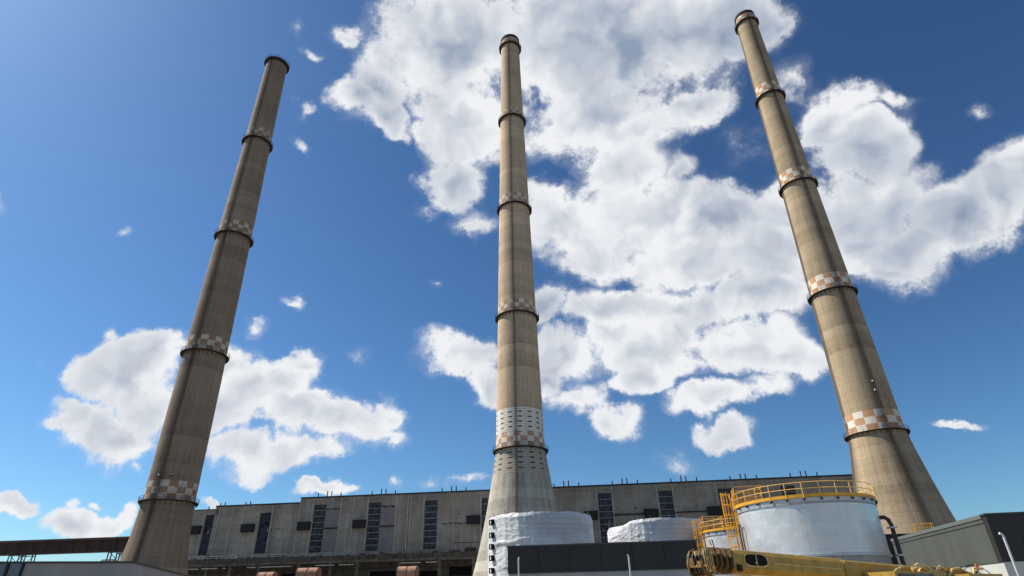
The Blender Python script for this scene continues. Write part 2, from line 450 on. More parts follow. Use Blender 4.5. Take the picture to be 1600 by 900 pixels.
M = {}
M['rust_steel'] = plain('rust_steel', (0.075, 0.052, 0.042), 0.8, 0.2, 0.4, 1.5)
M['dark_steel'] = plain('dark_steel', (0.035, 0.034, 0.036), 0.6, 0.5, 0.3)
M['dark_cap'] = plain('dark_cap', (0.045, 0.035, 0.03), 0.85, 0.0, 0.4)
M['white_paint'] = plain('white_paint', (0.52, 0.53, 0.53), 0.5, 0.0, 0.08)
M['lamp_white'] = plain('lamp_white', (0.45, 0.45, 0.43), 0.3)
M['brown_steel'] = plain('brown_steel', (0.07, 0.045, 0.036), 0.85, 0.1, 0.35, 0.4)
M['grey_steel'] = plain('grey_steel', (0.13, 0.14, 0.16), 0.6, 0.3, 0.2)
M['yellow'] = plain('yellow_paint', (0.72, 0.36, 0.030), 0.45, 0.0, 0.14, 1.2)
M['sunlit_rail'] = plain('sunlit_rail_yellow', (0.80, 0.49, 0.13), 0.4, 0.0, 0.10, 1.2)  # the walkway yellow made paler: sunlight on the rails put into the colour
M['crane_yellow'] = plain('crane_yellow', (0.44, 0.275, 0.055), 0.5, 0.0, 0.22, 2.6)
M['crane_edge'] = plain('crane_edge', (0.66, 0.48, 0.20), 0.4, 0.0, 0.2, 4.0)
M['crane_brown'] = plain('crane_brown', (0.17, 0.105, 0.04), 0.6, 0.1, 0.45, 7.0)
M['black_rubber'] = plain('black_rubber', (0.02, 0.02, 0.02), 0.8)
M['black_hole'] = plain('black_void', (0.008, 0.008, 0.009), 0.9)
M['facade'] = facade_material('precast_concrete', (0.43, 0.385, 0.325))
M['render_panel'] = plain('smooth_render', (0.25, 0.23, 0.22), 0.9, 0.0, 0.16, 0.5)
M['pilaster'] = plain('pale_concrete', (0.50, 0.45, 0.39), 0.9, 0.0, 0.25, 0.6)
M['coping'] = plain('bitumen_coping', (0.035, 0.033, 0.045), 0.8, 0.0, 0.3)
M['louvre'] = plain('black_box', (0.03, 0.028, 0.028), 0.75, 0.0, 0.35)
M['transom'] = plain('transom_paint', (0.33, 0.34, 0.34), 0.6, 0.0, 0.3)
M['mullion'] = plain('mullion_paint', (0.13, 0.135, 0.145), 0.6, 0.0, 0.3)
M['gutter'] = plain('gutter_dirt', (0.10, 0.088, 0.078), 0.9, 0.0, 0.5, 0.8, 0.5)
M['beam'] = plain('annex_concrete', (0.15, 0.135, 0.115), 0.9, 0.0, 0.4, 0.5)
M['rust_duct'] = plain('rust_duct', (0.42, 0.235, 0.165), 0.85, 0.0, 0.32, 0.9, 0.3)
M['tray'] = plain('pale_tray', (0.62, 0.59, 0.53), 0.7, 0.0, 0.25)
M['hill'] = plain('wooded_hill', (0.06, 0.085, 0.075), 1.0, 0.0, 0.45, 0.03)
M['charcoal'] = None


def window_glass(t, b):
    co = t.n('ShaderNodeTexCoord').outputs['Object']
    v = t.n('ShaderNodeTexWhiteNoise', noise_dimensions='3D')
    t.link(t.vmath('FLOOR', t.mapv(co, sc=(1.42, 0.0, 0.82))), v.inputs['Vector'])
    col = t.mix(t.ramp(v.outputs['Value'], 0.55, 0.9), (0.016, 0.018, 0.028), (0.085, 0.095, 0.125))
    col = t.mix(t.ramp(t.noise(co, 0.9, 4.0, 0.6), 0.5, 0.7), col, (0.05, 0.045, 0.045))
    t.link(col, b.inputs['Base Color'])
    b.inputs['Roughness'].default_value = 0.32
M['glass'] = mat('dirty_glass', window_glass)


def blue_sheet(t, b):
    co = t.n('ShaderNodeTexCoord').outputs['Object']
    n = t.noise(co, 0.7, 6.0, 0.6)
    col = t.mix(t.ramp(n, 0.35, 0.65), (0.018, 0.019, 0.030), (0.048, 0.048, 0.066))
    t.link(col, b.inputs['Base Color'])
    b.inputs['Roughness'].default_value = 0.6
M['blue_sheet'] = mat('blue_black_sheeting', blue_sheet)


def corrugated(name, c, pitch, axis=0, amp=0.03, rough=0.55, metal=0.0, var=0.06):
    def fn(t, b):
        co = t.n('ShaderNodeTexCoord').outputs['Object']
        sp = t.n('ShaderNodeSeparateXYZ'); t.link(co, sp.inputs[0])
        w = t.math('SINE', t.math('MULTIPLY', sp.outputs[axis], 2 * math.pi / pitch))
        n = t.noise(t.mapv(co, sc=(1, 1, 0.3)), 0.6, 6.0, 0.6)
        col = t.mix(t.ramp(n, 0.35, 0.65), tuple(x * (1 - var * 2) for x in c), tuple(x * (1 + var) for x in c))
        t.link(col, b.inputs['Base Color'])
        b.inputs['Roughness'].default_value = rough
        b.inputs['Metallic'].default_value = metal
        bump(t, b, t.math('ADD', t.math('MULTIPLY', w, 0.5), t.math('MULTIPLY', n, 0.4)), 0.35, amp)
    return mat(name, fn)


M['charcoal'] = corrugated('charcoal_cladding', (0.030, 0.029, 0.028), 0.30, 0, 0.02, 0.5)
M['pale_wall'] = corrugated('pale_grey_cladding', (0.36, 0.37, 0.37), 0.30, 0, 0.015, 0.6)
M['green_grey'] = corrugated('green_grey_cladding', (0.083, 0.091, 0.082), 1.0, 1, 0.008, 0.5)
M['white_clad'] = corrugated('white_cladding', (0.50, 0.50, 0.465), 1.0, 1, 0.008, 0.6)
M['grey_clad'] = corrugated('grey_cladding', (0.34, 0.32, 0.31), 0.26, 0, 0.02, 0.6)
M['blue_strip'] = corrugated('rooflight_strip', (0.17, 0.21, 0.25), 0.18, 0, 0.02, 0.4)


def film(t, b):
    """white shrink film: taped laps and seams, crumples, scaffold tubes that show through where it is stretched"""
    co = t.n('ShaderNodeTexCoord').outputs['Object']
    sp = t.n('ShaderNodeSeparateXYZ'); t.link(co, sp.inputs[0])
    ang = t.math('ARCTAN2', sp.outputs[0], sp.outputs[1])
    z = sp.outputs[2]
    n = t.noise(co, 0.8, 5.0, 0.6, distortion=0.8)
    fo = t.noise(t.mapv(co, rot=(0.35, 0.2, 0), sc=(0.5, 0.5, 1.8)), 1.3, 5.0, 0.6, distortion=2.4)
    zz = t.math('ADD', z, t.math('MULTIPLY', t.math('SUBTRACT', n, 0.5), 0.5))
    lap = t.ramp(t.math('ABSOLUTE', t.math('SUBTRACT', t.math('FRACT', t.math('DIVIDE', zz, 2.05)), 0.5)), 0.475, 0.497)
    seam = t.ramp(t.math('ABSOLUTE', t.math('SUBTRACT', t.math('FRACT', t.math('ADD', t.math('MULTIPLY', ang, 2.9), t.math('MULTIPLY', n, 0.15))), 0.5)), 0.485, 0.499)
    tubes = t.ramp(t.math('ABSOLUTE', t.math('SUBTRACT', t.math('FRACT', t.math('DIVIDE', z, 0.5)), 0.5)), 0.36, 0.46)
    thin = t.ramp(t.noise(t.mapv(co, sc=(0.6, 0.6, 1.0)), 0.35, 2.0, 0.5), 0.46, 0.58)
    col = t.mix(t.ramp(n, 0.35, 0.7), (0.60, 0.61, 0.62), (0.76, 0.76, 0.76))
    col = t.mix(t.math('MULTIPLY', thin, 0.42), col, (0.36, 0.37, 0.385))
    col = t.mix(t.math('MULTIPLY', t.math('MULTIPLY', tubes, thin), 0.45), col, (0.22, 0.22, 0.23))
    col = t.mix(t.math('MULTIPLY', t.math('MAXIMUM', lap, seam), 0.5), col, (0.30, 0.30, 0.31))
    stain = t.ramp(t.noise(t.mapv(co, sc=(1.5, 1.5, 0.15)), 1.2, 4.0, 0.6), 0.58, 0.72)
    col = t.mix(t.math('MULTIPLY', stain, 0.25), col, (0.38, 0.35, 0.30))
    t.link(col, b.inputs['Base Color'])
    b.inputs['Roughness'].default_value = 0.42
    ve = t.n('ShaderNodeTexVoronoi', feature='DISTANCE_TO_EDGE')
    wv = t.vmath('ADD', t.mapv(co, rot=(0.3, 0.5, 0.2), sc=(1, 1, 1.7)), t.vmath('SCALE', t.noise(co, 1.1, 3.0, 0.5, 'Color'), 1.6))
    t.link(wv, ve.inputs['Vector']); ve.inputs['Scale'].default_value = 0.95
    crease = t.ramp(ve.outputs['Distance'], 0.0, 0.22, 1.0, 0.0)
    hh = t.math('ADD', t.math('MULTIPLY', n, 0.4), t.math('MULTIPLY', fo, 0.5))
    bump(t, b, t.math('ADD', hh, t.math('MULTIPLY', crease, 0.35)), 0.45, 0.16)
M['film'] = mat('white_wrap_film', film)


def silver(t, b):
    """aluminium jacket: plates of slightly different lay, dimpled by hand"""
    co = t.n('ShaderNodeTexCoord').outputs['Object']
    sp = t.n('ShaderNodeSeparateXYZ'); t.link(co, sp.inputs[0])
    ang = t.math('MULTIPLY', t.math('ARCTAN2', sp.outputs[0], sp.outputs[1]), 5.5)
    z = sp.outputs[2]
    row = t.math('FLOOR', t.math('DIVIDE', z, 1.0))
    sh = t.math('ADD', ang, t.math('MULTIPLY', row, 0.9))
    c = t.n('ShaderNodeCombineXYZ'); t.link(t.math('FLOOR', t.math('DIVIDE', sh, 1.9)), c.inputs[0]); t.link(row, c.inputs[1])
    wn = t.n('ShaderNodeTexWhiteNoise', noise_dimensions='2D'); t.link(c.outputs[0], wn.inputs['Vector'])
    jr = t.ramp(t.math('ABSOLUTE', t.math('SUBTRACT', t.math('FRACT', z), 0.5)), 0.485, 0.498)
    jc = t.ramp(t.math('ABSOLUTE', t.math('SUBTRACT', t.math('FRACT', t.math('DIVIDE', sh, 1.9)), 0.5)), 0.490, 0.499)
    jt = t.math('MAXIMUM', jr, jc)
    vo = t.n('ShaderNodeTexVoronoi', feature='F1', distance='EUCLIDEAN'); t.link(t.mapv(co, rot=(0.4, 0.7, 0.2)), vo.inputs['Vector']); vo.inputs['Scale'].default_value = 0.6
    n = t.noise(co, 0.8, 3.0, 0.5)
    col = t.mix(wn.outputs['Value'], (0.62, 0.62, 0.61), (0.68, 0.675, 0.665))
    col = t.mix(t.math('MULTIPLY', jt, 0.40), col, (0.16, 0.16, 0.17))
    runs = t.ramp(t.noise(t.mapv(co, sc=(1.6, 1.6, 0.10)), 1.3, 5.0, 0.65), 0.56, 0.75)
    col = t.mix(t.math('MULTIPLY', runs, 0.30), col, (0.33, 0.30, 0.26))
    t.link(col, b.inputs['Base Color'])
    b.inputs['Metallic'].default_value = 0.5
    t.link(t.ramp(n, 0.3, 0.7, 0.30, 0.46), b.inputs['Roughness'])
    h = t.math('ADD', t.math('MULTIPLY', vo.outputs['Distance'], 0.8), t.math('MULTIPLY', n, 0.8))
    q1 = t.math('PINGPONG', t.math('ADD', t.math('ADD', ang, z), t.math('MULTIPLY', n, 0.8)), 0.9)
    q2 = t.math('PINGPONG', t.math('ADD', t.math('SUBTRACT', ang, z), t.math('MULTIPLY', n, -0.6)), 0.9)
    quilt = t.math('MULTIPLY', t.math('ADD', q1, q2), t.ramp(t.noise(co, 0.35, 2.0, 0.5), 0.4, 0.6, 0.1, 0.55))
    h = t.math('ADD', h, quilt)
    h = t.math('ADD', h, t.math('MULTIPLY', wn.outputs['Value'], 0.05))
    bump(t, b, h, 0.22, 0.11)
M['silver'] = mat('aluminium_jacket', silver)
M['shell_grey'] = plain('primer_grey_shell', (0.30, 0.30, 0.30), 0.5, 0.2, 0.15)
M['tank_lip'] = plain('galvanised_lip', (0.48, 0.51, 0.54), 0.45, 0.4, 0.1)
M['pipe_dark'] = plain('dark_pipe', (0.055, 0.05, 0.048), 0.55, 0.2, 0.25)


def ground_mat(t, b):
    co = t.n('ShaderNodeTexCoord').outputs['Object']
    n = t.noise(co, 0.05, 8.0, 0.65); m = t.noise(co, 3.0, 6.0, 0.7)
    col = t.mix(t.ramp(n, 0.35, 0.65), (0.15, 0.135, 0.11), (0.27, 0.24, 0.195))
    col = t.mix(t.ramp(m, 0.4, 0.6, 0.0, 0.4), col, (0.12, 0.11, 0.09))
    t.link(col, b.inputs['Base Color']); b.inputs['Roughness'].default_value = 0.95
    bump(t, b, m, 0.5, 0.04)
M['ground'] = mat('packed_gravel', ground_mat)

# ------------------------------------------------------------------ setting
g = MB()
g.add([(-6000, -6000, 0), (6000, -6000, 0), (6000, 6000, 0), (-6000, 6000, 0)], [(0, 1, 2, 3)])
tag(g.build('ground', M['ground']), kind='structure')
y = MB()
y.add([(-14, 2, .004), (46, 2, .004), (46, 44, .004), (-14, 44, .004)], [(0, 1, 2, 3)])
M['yard'] = plain('yard_concrete', (0.33, 0.32, 0.29), 0.9, 0.0, 0.2, 0.3, 0.3)
tag(y.build('yard_pavement', M['yard']), kind='structure')


def hill():
    m = MB()
    nx, ny = 90, 26
    cx, cy = 1500 * math.sin(R(-33.0)), 1500 * math.cos(R(-33.0))
    ux = Vector((math.cos(R(33)), math.sin(R(33)) * 1.0, 0))
    vs = []
    for j in range(ny + 1):
        for i in range(nx + 1):
            s = -900 + 1800 * i / nx
            d = -250 + 900 * j / ny
            a = math.exp(-((s - 8) / 30) ** 2) * 20 + math.exp(-((s - 60) / 160) ** 2) * 82 + math.exp(-((s + 420) / 300) ** 2) * 40 + 14
            rise = max(0.0, math.sin(max(0, min(1, (d + 250) / 900)) * math.pi))
            p = Vector((cx, cy, 0)) + Vector((math.cos(R(33)), math.sin(R(33)), 0)) * s + Vector((-math.sin(R(33)), math.cos(R(33)), 0)) * d
            z = a * rise * (1 + 0.10 * noise.noise(Vector((s * .02, d * .02, 1)))) + 4 * noise.noise(Vector((s * .05, d * .05, 5))) - 3
            vs.append((p.x, p.y, z))
    fs = [(j * (nx + 1) + i, j * (nx + 1) + i + 1, (j + 1) * (nx + 1) + i + 1, (j + 1) * (nx + 1) + i) for j in range(ny) for i in range(nx)]
    m.add(vs, fs, True)
    tag(m.build('hill', M['hill']), kind='structure')


hill()


# ------------------------------------------------------------------ chimneys
def interp(prof, z):
    for (z0, r0), (z1, r1) in zip(prof, prof[1:]):
        if z <= z1:
            t = (z - z0) / (z1 - z0)
            return r0 + (r1 - r0) * t
    return prof[-1][1]


bracket_src = None


def chimney(loc, prof, plats, ztop, label, smat, ladder_az, lamps=()):
    root = empty('chimney', loc)
    tag(root, label, 'chimney', 'concrete chimneys of the power station')
    # smooth profile
    pr = []
    z = 0.0
    while z < ztop - 0.01:
        pr.append((interp(prof, z) + (interp(prof, max(0, z - 4)) - 2 * interp(prof, z) + interp(prof, z + 4)) * 0.25, z))
        z += 2.5 if z > 50 else 1.5
    rt = interp(prof, ztop)
    pr.append((rt, ztop - 0.9))
    m = MB(); m.lathe(pr + [(rt, ztop), (rt - 0.55, ztop), (rt - 0.6, ztop - 12)], 96)
    m.build('shaft', smat, root)
    m = MB(); m.lathe([(rt + 0.02, ztop - 1.3), (rt + 0.22, ztop - 1.2), (rt + 0.24, ztop + 0.12), (rt - 0.6, ztop + 0.14), (rt - 0.6, ztop - 0.6)], 64)
    m.build('rim', M['dark_cap'], root)
    m = MB()
    for k in range(4):
        a = k * math.pi / 2 + 0.5
        m = MB()
        m.tube([(rt * math.cos(a), rt * math.sin(a), ztop), (rt * math.cos(a), rt * math.sin(a), ztop + 1.9)], 0.05, 5)
        m.build('lightning_rod', M['dark_steel'], root)
    for zp in plats:
        r = interp(prof, zp)
        m = MB()
        m.lathe([(r - 0.05, zp - 0.10), (r + 0.92, zp - 0.10), (r + 0.92, zp + 0.10), (r + 0.84, zp + 0.10), (r + 0.84, zp), (r - 0.05, zp)], 64, False)
        pf = m.build('platform', M['rust_steel'], root)
        m = MB()
        for hh, q in ((1.15, 0.045), (0.6, 0.035)):
            m.tube([((r + 0.88) * math.cos(2 * math.pi * k / 64), (r + 0.88) * math.sin(2 * math.pi * k / 64), zp + hh) for k in range(65)], q, 4, False)
        nb = 32
        for k in range(nb):
            a = 2 * math.pi * (k + .5) / nb
            m.bar(((r + 0.88) * math.cos(a), (r + 0.88) * math.sin(a), zp), ((r + 0.88) * math.cos(a), (r + 0.88) * math.sin(a), zp + 1.2), 0.07)
        m.build('railing', M['rust_steel'], pf)
        # outward safety hoops that curl over the railing
        br = MB()
        br.bar((0, 0, -0.16), (0.86, 0, -0.16), 0.10)
        br.bar((0.02, 0, -1.15), (0.82, 0, -0.20), 0.08)
        br.bar((0.02, 0, -1.2), (0.02, 0, -0.1), 0.09)
        src = None
        for k in range(nb):
            a = 2 * math.pi * k / nb
            p = (r * math.cos(a), r * math.sin(a), zp - 0.02)
            if src is None:
                src = br.build('bracket', M['rust_steel'], pf, p); src.rotation_euler = (0, 0, a)
            else:
                share(src, pf, p, a)
    # ladder with cage up the shaft
    m = MB(); sx, sy = math.sin(ladder_az), math.cos(ladder_az)
    tx, ty = sy, -sx
    z = 3.0
    P = []
    while z < ztop - 1:
        P.append((interp(prof, z) + 0.28, z)); z += 3.0
    for off in (-0.26, 0.26):
        m.tube([(r * sx + tx * off, r * sy + ty * off, z) for r, z in P], 0.045, 4)
    for off, ex in ((0, 0.75),):
        m.tube([((r + ex) * sx + tx * off, (r + ex) * sy + ty * off, z) for r, z in P], 0.03, 4)
    z = 3.0
    while z < ztop - 1:
        r = interp(prof, z) + 0.28
        m.bar((r * sx - tx * .26, r * sy - ty * .26, z), (r * sx + tx * .26, r * sy + ty * .26, z), 0.035)
        if int(z / 0.5) % 6 == 0:
            hoop = []
            for q in range(7):
                a = math.pi * q / 6
                ox = -0.42 * math.cos(a); oy = 0.75 * math.sin(a)
                hoop.append(((r + oy) * sx + tx * ox, (r + oy) * sy + ty * ox, z))
            m.tube(hoop, 0.03, 4, False)
        z += 0.5
    m.build('ladder', M['rust_steel'], root)
    for az, z in lamps:
        r = interp(prof, z); s_, c_ = math.sin(R(az)), math.cos(R(az))
        m = MB()
        m.bar((r * s_, r * c_, z), ((r + .6) * s_, (r + .6) * c_, z), 0.12)
        m.box((r + .7) * s_ - .18, (r + .7) * s_ + .18, (r + .7) * c_ - .18, (r + .7) * c_ + .18, z - .34, z - .08)
        lo = m.build('lamp', M['dark_steel'], root)
        m = MB(); m.lathe([(0.0, z + 0.42), (0.2, z + 0.36), (0.26, z + 0.1), (0.26, z - 0.06)], 12)
        q = m.build('lens', M['lamp_white'], lo); q.location = ((r + .7) * s_, (r + .7) * c_, 0)
    return root


PROF_R = [(0, 15.8), (9, 13.3), (16.5, 11.35), (24.5, 9.75), (31, 8.6), (36, 7.8), (40, 7.15), (44, 6.98), (57, 6.78), (76, 6.35), (97, 5.92), (134, 5.2), (170, 4.5), (215, 3.75), (225, 3.7)]
PROF_L = [(0, 11.4), (6, 9.5), (10, 8.45), (14, 7.5), (19, 6.85), (26, 6.35), (33, 6.22), (44, 6.15), (62, 5.97), (82, 5.63), (100, 5.4), (123, 5.02), (137, 4.75), (165, 4.25), (198, 3.85), (210, 3.8)]
BASE = (0.265, 0.205, 0.142)
plR = [42.2 + 42 * k for k in range(5)]
plM = [40.7, 83.0, 125.8, 168.2, 210.2]
plR[0] = 41.0
plL = [27.7 + 42 * k for k in range(5)]
bR = [(z + 0.05, 1.85, 0.0 + 0.12 * k) for k, z in enumerate(plR)]
bM = [(z + 0.05, 1.5, 0.40 + 0.12 * k) for k, z in enumerate(plM)]
bL = [(z + 0.05, 1.65, 0.35 + 0.15 * k) for k, z in enumerate(plL)]
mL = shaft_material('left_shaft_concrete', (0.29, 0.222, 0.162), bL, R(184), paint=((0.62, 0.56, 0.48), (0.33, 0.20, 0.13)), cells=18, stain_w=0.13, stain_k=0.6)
mM = shaft_material('middle_shaft_concrete', (0.55, 0.415, 0.285), bM, R(189), repair=(33.5, 52.0, 0), paint=((0.74, 0.69, 0.60), (0.44, 0.25, 0.17)), cells=22, stain_w=0.03, stain_k=0.4)
mR = shaft_material('right_shaft_concrete', (0.395, 0.31, 0.205), bR, R(186.5), soot_az=R(284), cells=16, stain_w=0.15, stain_k=0.52)
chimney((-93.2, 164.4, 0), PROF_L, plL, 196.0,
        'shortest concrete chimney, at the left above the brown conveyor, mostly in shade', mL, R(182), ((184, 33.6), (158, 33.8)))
chimney((1.43, 171, 0), PROF_R, plM, 215.2,
        'middle concrete chimney with whitewashed repair courses, rising behind the white wrapped tank', mM, R(189))
chimney((99.4, 162, 0), PROF_R, plR, 215.4,
        'right concrete chimney with bright orange and white checker bands, behind the silver tank', mR, R(186), ((188, 51.5), (187, 54.0)))

# ------------------------------------------------------------------ long power hall: local x runs along the front, local -y faces the camera
HT = math.atan(0.11360786)
hall = empty('power_hall', (0, 206, 0), -HT)
tag(hall, 'long soot-stained concrete power hall with dark window strips, stretching behind the chimneys', 'building')
HD = 46.0


def wall_with_openings(x0, x1, z0, z1, holes, y=0.0, depth=0.45):
    """front wall as quads around real openings, with reveals"""
    m = MB()
    xs = sorted(set([x0, x1] + [h[0] for h in holes] + [h[1] for h in holes]))
    for a, b_ in zip(xs, xs[1:]):
        hs = [h for h in holes if h[0] <= a + 1e-6 and h[1] >= b_ - 1e-6]
        zc = z0
        for h in sorted(hs, key=lambda q: q[2]):
            if h[2] > zc: m.quad((a, y, zc), (b_, y, zc), (b_, y, h[2]), (a, y, h[2]))
            zc = h[3]
        if zc < z1: m.quad((a, y, zc), (b_, y, zc), (b_, y, z1), (a, y, z1))
    for a, b_, c, d in holes:
        m.quad((a, y, c), (a, y + depth, c), (a, y + depth, d), (a, y, d))
        m.quad((b_, y, c), (b_, y + depth, c), (b_, y + depth, d), (b_, y, d))
        m.quad((a, y, c), (b_, y, c), (b_, y + depth, c), (a, y + depth, c))
        m.quad((a, y, d), (b_, y, d), (b_, y + depth, d), (a, y + depth, d))
    return m


strips = [(-110.2, -105.7, 19.0, 32.0), (-90.0, -86.0, 19.0, 32.0)] + \
         [(x, x + 4.3, 18.4, 34.1) for x in (-70.6, -51.0, -31.3, -11.8, 7.8, 27.0, 46.7, 65.6, 85.2)]
sec = [(-121.0, -107.0, 33.7, strips[:1]), (-107.0, -75.8, 34.6, strips[1:2]), (-75.8, 112.0, 36.2, strips[2:])]
m = MB()
for x0, x1, zt, hs in sec:
    w = wall_with_openings(x0, x1, 0.0, zt, hs)
    b0 = len(m.v); m.v += w.v; m.f += [tuple(i + b0 for i in f) for f in w.f]; m.sm += w.sm
    m.quad((x0, HD, 0), (x1, HD, 0), (x1, HD, zt), (x0, HD, zt))
for x, za, zb in ((-121.0, 0, 33.7), (-107.0, 33.7, 34.6), (-75.8, 34.6, 36.2), (112.0, 0, 36.2)):
    m.quad((x, 0, za), (x, HD, za), (x, HD, zb), (x, 0, zb))
m.build('wall', M['facade'], hall)
m = MB()
for x0, x1, zt, hs in sec:
    m.box(x0 - (0.15 if x0 < -80 else 0.15), x1 + 0.0, -0.18, HD + .2, zt + 0.003, zt + (0.42 if x0 > -107.5 else 0.2))
rf = m.build('roof', M['coping'], hall)
# stub chimneys on the roof edge: four to a bay
k = None
for c in (-70.0, -50.5, -25.7, 12.7, 32.1, 51.3, 70.3, 89.2):
    for dx, hh in ((0, 1.25), (3.3, 1.9), (4.9, 1.85), (8.3, 1.2)):
        z = 36.6
        if k is None:
            q = MB(); q.tube([(0, 0, 0), (0, 0, 1.0)], 0.19, 8)
            k = q.build('vent_pipe', M['dark_steel'], hall, (c + dx, 0.5, z)); k.scale = (1, 1, hh)
        else:
            share(k, hall, (c + dx, 0.5, z), 0, (1, 1, hh * random.uniform(.9, 1.05)))
for x, z, hh in ((-96.4, 35, .9), (-94.7, 35, 1.0), (-110, 33.9, 1.0), (-105.9, 35.0, .9), (-104.2, 35.0, 1.1)):
    share(k, hall, (x, 0.5, z), 0, (1, 1, hh))
# window strips: a sheet of small panes in each tall opening, transoms and mullions as its frame
for i, (a, b_, c, d) in enumerate(strips):
    m = MB(); m.quad((a, .40, c), (b_, .40, c), (b_, .40, d), (a, .40, d))
    w = m.build('window', M['blue_sheet'] if i < 2 else M['glass'], hall)
    if i >= 2:
        m = MB()
        z = d - 0.1; n = 0
        while z > c:
            m.box(a, b_, 0.16, 0.39, z - 0.09, z + 0.09)
            z -= 1.93
        m.build('transom', M['transom'], w)
        m = MB()
        for q in range(1, 6):
            x = a + (b_ - a) * q / 6
            m.box(x - 0.045, x + 0.045, 0.26, 0.395, c, d)
        z = d - 0.1 - 0.96
        while z > c:
            m.box(a, b_, 0.30, 0.392, z - 0.03, z + 0.03); z -= 1.93
        m.build('mullion', M['mullion'], w)
        m = MB()
        for q in range(5):
            r_ = random.Random(i * 31 + q)
            cx = a + (b_ - a) * (r_.randrange(6) + .5) / 6; cz = c + 0.9 + 0.965 * r_.randrange(int((d - c) / .965) - 1)
            m.quad((cx - .3, .385, cz - .4), (cx + .3, .385, cz - .4), (cx + .3, .385, cz + .4), (cx - .3, .385, cz + .4))
        m.build('broken_pane', M['black_hole'], w)
    else:
        m = MB()
        for q in range(7):
            r_ = random.Random(i * 17 + q)
            cx = r_.uniform(a + .3, b_ - .9); cz = r_.uniform(22, 30); ww = r_.uniform(.4, 1.2); hh = r_.uniform(.4, 1.3)
            m.quad((cx, .385, cz), (cx + ww, .385, cz + .1), (cx + ww * .9, .385, cz + hh), (cx + .1, .385, cz + hh * .9))
        m.build('broken_pane', M['black_hole'], w)
        m = MB(); m.quad((a + 1.5 + 1.6 * i, .375, 25.8), (a + 2.0 + 1.6 * i, .375, 25.9), (a + 2.0 + 1.6 * i, .375, 27.0), (a + 1.6 + 1.6 * i, .375, 26.9))
        m.build('pale_patch', M['transom'], w)
# black boxes hung on the wall left of every strip
for x in (-115.0, -95.6, -75.3, -55.8, -16.7, 22.2, 41.4, 61.2, 80.6):
    m = MB(); m.box(x, x + 4.3, -1.5, -0.003, 25.8, 28.15)
    bx = m.build('louvre_box', M['louvre'], hall)
    m = MB(); m.box(x - .12, x + 4.42, -1.62, 0.0, 28.153, 28.35); m.build('hood', M['dark_steel'], bx)
# pilasters / edge ribs
for x in (-110.75, -105.35, -100.3, -95.9, -90.5, -85.6, -81.0, -75.75, -71.1, -61.0, -56.4, -51.4, -41.3, -37.2, -36.3, -31.7, -21.5, -12.1, 2.6, 26.6, 31.7, 46.1, 51.3, 65.0, 70.2, 90.0, 104.0):
    zt = 33.5 if x < -107 else 34.3 if x < -76 else 35.7
    m = MB(); m.box(x - .16, x + .16, -0.22, -0.003, 18.0, zt); m.build('pilaster', M['pilaster'], hall)
m = MB(); m.box(-75.6, 112.0, -0.14, -0.004, 35.1, 35.9); m.box(-107, -76.0, -0.14, -0.004, 33.7, 34.3); m.build('cornice', M['facade'], hall)
# smooth render panels right of two strips, with their lintel bars
for a, b_ in ((-66.1, -61.3), (-46.5, -41.5)):
    m = MB(); m.box(a, b_, -.10, -.004, 18.4, 32.6); p = m.build('render_panel', M['render_panel'], hall)
    m = MB(); m.box(a, b_, -.38, -.104, 25.95, 26.3); m.build('lintel_bar', M['dark_steel'], p)
# rows of small knocked-out holes
for name, xs, z in (('hole_row', [-85 + i * .95 for i in range(5)], 26.6), ('hole_row', [-25 + .62 * i for i in range(16)], 26.3), ('hole_row', [32.8, 38.8, 52.5, 58.2], 29.0), ('hole_row', [-25.3, -19.3], 29.2), ('hole_row', [72 + .8 * i for i in range(10)], 32.0), ('hole_row', [-65.6 + .5 * i for i in range(9)], 32.3), ('hole_row', [-46 + .6 * i for i in range(7)], 32.4)):
    m = MB()
    for x in xs:
        w = random.uniform(.14, .28); h = random.uniform(.12, .3)
        zz = z + random.uniform(-.18, .18)
        yy = -.11 if (-66 < x < -61.3 or -46.5 < x < -41.5) and zz < 32.6 else -0.006
        m.quad((x - w, yy, zz - h), (x + w, yy, zz - h), (x + w, yy, zz + h), (x - w, yy, zz + h))
    m.build(name, M['black_hole'], hall)
m = MB(); m.box(31.5, 46.0, -.5, -.004, 26.9, 27.25); m.box(51.2, 61.0, -.5, -.004, 27.0, 27.3); m.box(-21.0, -12.5, -.04, -.006, 20.2, 20.4); m.build('cable_ledge', M['dark_steel'], hall)

# annex in front of the hall: a lower open gallery
annex = empty('annex_gallery', (0, 206, 0), -HT)
tag(annex, 'low open-fronted concrete annex with cluttered gutter roof below the power hall wall', 'building')
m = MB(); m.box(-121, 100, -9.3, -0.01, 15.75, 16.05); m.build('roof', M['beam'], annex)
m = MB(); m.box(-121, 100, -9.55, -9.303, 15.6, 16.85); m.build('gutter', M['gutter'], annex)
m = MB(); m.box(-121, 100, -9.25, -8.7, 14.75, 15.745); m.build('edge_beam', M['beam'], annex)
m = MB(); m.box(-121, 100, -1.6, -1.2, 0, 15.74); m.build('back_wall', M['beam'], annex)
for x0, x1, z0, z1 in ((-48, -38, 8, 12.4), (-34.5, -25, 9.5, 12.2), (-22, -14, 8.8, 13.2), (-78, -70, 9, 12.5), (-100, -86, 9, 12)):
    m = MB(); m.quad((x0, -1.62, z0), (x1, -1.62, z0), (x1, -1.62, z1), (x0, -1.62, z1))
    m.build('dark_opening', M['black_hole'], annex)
c0 = None
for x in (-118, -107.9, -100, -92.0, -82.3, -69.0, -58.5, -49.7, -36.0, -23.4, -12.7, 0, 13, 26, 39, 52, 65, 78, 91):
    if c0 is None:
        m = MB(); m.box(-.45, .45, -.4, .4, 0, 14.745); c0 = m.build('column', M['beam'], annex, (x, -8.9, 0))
    else: share(c0, annex, (x, -8.9, 0))
